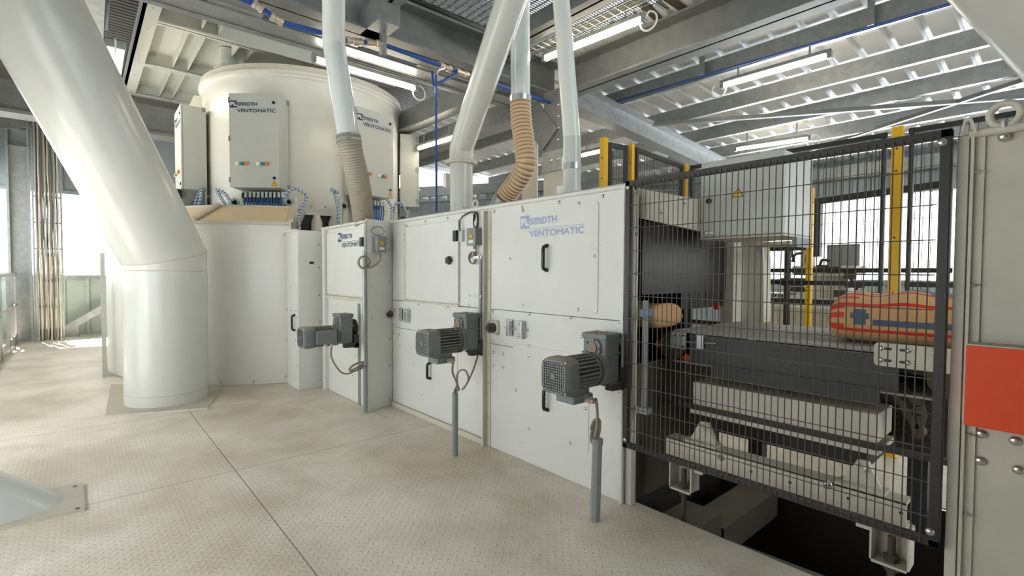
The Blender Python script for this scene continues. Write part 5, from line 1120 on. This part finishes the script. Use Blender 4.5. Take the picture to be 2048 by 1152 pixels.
def fpanel(label, A, B, z0, z1, rails=(0, 1), gap=.05, hz=None, th=.04):
    A, B = Vector(A), Vector(B); d = (B-A); L_ = d.length; d.normalize(); t = thing('safety_fence', label, 'fence', ((A.x+B.x)/2, (A.y+B.y)/2, z0), 'black mesh fence panels')
    nn = Vector((-d.y, d.x, 0))
    def P(s_, z): return Vector((A.x+d.x*s_, A.y+d.y*s_, z))
    for z in (z1-th/2, z0+th/2)+tuple(hz or ()): b = MB(); b.bar(P(0, z), P(L_, z), .03, th); b.build('rail', BLACK, t)
    for s_ in (.02, L_-.02): b = MB(); b.bar(P(s_, z0), P(s_, z1), .03, .04, tuple(nn)); b.build('stile', BLACK, t)
    b = MB(); n_ = int(L_/gap)
    for k in range(1, n_): b.cyl(P(L_*k/n_, z0), P(L_*k/n_, z1), .0022, 4)
    z = z0+.2
    while z < z1: b.cyl(P(0, z), P(L_, z), .0022, 4); z += .2
    b.build('wire_mesh', BLACK, t); return t
fpanel('short black mesh panel between the first two yellow posts', pa+Vector((.06, 0, 0)), pb_-Vector((.06, 0, 0)), .15, ZF-.03, gap=.03)
fpanel('long black mesh panel between the capped post and the corner post', pb_+Vector((.06, 0, 0)), pc_-Vector((.06, 0, 0)), .15, ZF-.02, gap=.035)
fpanel('black mesh panel between the corner post and the tall yellow post', pc_+Vector((0, -.06, 0)), pd+Vector((0, .07, 0)), .15, ZF-.03, gap=.05, hz=(1.42, .98))
fpanel('black mesh panel beyond the tall yellow post towards the orange box', pd+Vector((0, -.07, 0)), pd+Vector((0.02, -1.6, 0)), .15, ZF-.03, gap=.05, hz=(1.42, .98))
# inner black gate frame by the bag placer
xg = 6.6
t = thing('gate_frame', 'black gate frame standing beyond the tall yellow post', 'gate', (xg, 1.2, 0))
g0, g1 = onX(1627, 404, xg), onX(1905, 366, xg); b = MB(); b.bar(g0, g1, .05, .07); b.build('top_bar', BLACK, t)
b = MB(); q = onX(1634, 404, xg); b.box(xg-.04, xg+.04, q.y-.05, q.y+.04, onX(1634, 505, xg).z-.05, q.z); b.build('stile', BLACK, t)
b = MB(); b.bar(onX(1533, 497, xg), onX(1640, 494, xg), .05, .07); b.build('side_bar', BLACK, t)
b = MB(); b.bar(onX(1533, 541, xg), onX(1905, 541, xg), .04, .05); b.build('mid_bar', BLACK, t)
b = MB(); b.bar(onX(1531, 601, xg), onX(1905, 615, xg), .04, .07); b.build('lower_bar', BLACK, t)
b = MB(); q = onX(1576, 500, xg); b.box(xg-.03, xg+.03, q.y-.03, q.y+.03, 0, q.z); b.build('inner_post', BLACK, t)
b = MB(); b.box(xg, xg+.06, g1.y, g1.y+.06, 0, g1.z); b.build('stile', BLACK, t)
fpost('yellow post at the edge of the gate behind the bracket leg', 1534, 485, x=6.5, w_=.06)
fpost('yellow post just behind the control box', 1622, 376, x=6.2, w_=.06)
fpost('yellow post glimpsed under the control box gusset', 1470, 508, x=6.5, w_=.07)
# ------------------------------------------------------------------ bag placer machine beyond the fence
xm = 7.6
def mp(px, py, x=xm): return onX(px, py, x)
t = thing('bag_placer', 'dusty bag placer machine with a grey panel standing beyond the fences', 'machine', (xm+.4, mp(1640, 600).y, 0))
def slab(nm, mat, p, q, x0, x1):
    a, c = mp(*p), mp(*q); return MB().box(xm+x0, xm+x1, min(a.y, c.y), max(a.y, c.y), min(a.z, c.z), max(a.z, c.z)).build(nm, mat, t, bevel=.006)
slab('back_panel', BOX, (1639, 488), (1704, 541), .3, .36)
slab('carriage', GRIME, (1584, 532), (1712, 548), 0, .5)
slab('body', GRIME, (1610, 550), (1690, 598), .05, .5)
slab('cylinder_box', GRIME, (1596, 488), (1615, 535), .1, .3)
slab('infeed', RUST, (1560, 556), (1606, 572), .0, .4)
slab('infeed', RUST, (1572, 574), (1606, 584), .0, .35)
slab('side_arm', RUST, (1690, 566), (1722, 576), .0, .2)
slab('side_arm', RUST, (1694, 540), (1724, 545), .0, .2)
for k in range(7): p = mp(1535+k*6.5, 590+k*.3, xm-.2); b = MB(); b.cyl(p, p+Vector((.3, 0, 0)), .035, 10); b.build('roller', GALVL, t, True)
for (a, c) in (((1583, 512), (1598, 488)), ((1585, 524), (1606, 506)), ((1612, 526), (1628, 500)), ((1575, 535), (1590, 510)), ((1640, 530), (1660, 522)), ((1700, 548), (1714, 580))):
    b = MB(); P = mp(*a), mp((a[0]+c[0])/2-5, (a[1]+c[1])/2-6), mp(*c); b.tube(bez(P, 4), .02, 6); b.build('hose', CABLEB, t, True)
[MB().box(xm+.1, xm+.2, mp(px, 600).y-.05, mp(px, 600).y+.05, 0, mp(px, 600).z).build('leg', GRIME, t) for px in (1613, 1686)]
slab('base_frame', GRIME, (1540, 640), (1720, 655), 0, .6)
for k, (px, py) in enumerate(((1600, 545), (1645, 537), (1668, 540), (1700, 552), (1590, 566), (1680, 588))): p = mp(px, py, xm-.05); MB().box(p.x-.05, p.x+.05, p.y-.06, p.y+.06, p.z-.04, p.z+.05).build('bracket', RUST, t)
t = thing('low_cabinet', 'low pale cabinet beyond the conveyor under the bag placer', 'cabinet', (6.9, 2.2, 0))
a, c = mp(1532, 612, 6.9), mp(1660, 700, 6.9); MB().box(6.9, 7.3, c.y-.3, a.y, 0.0, a.z).build('body', GRIME, t, bevel=.01); MB().box(6.885, 6.9, c.y, a.y-.1, .25, a.z-.08).build('front_panel', GRIME, t, bevel=.004)
bag('distant paper bag with red print beyond the tall yellow post', (7.4, onX(1862, 578, 7.4).y, 1.12), .8, .5, .16)
b = MB(); q = onX(1862, 590, 7.4); b.box(7.1, 7.7, q.y-.6, q.y+.6, 1.02, 1.115); b.box(7.2, 7.3, q.y-.1, q.y+.1, 0, 1.02); b.box(7.5, 7.6, q.y-.1, q.y+.1, 0, 1.02); tag(b.build('roller_table', GRIME), 'grey table carrying the distant bag beyond the fences', 'table')
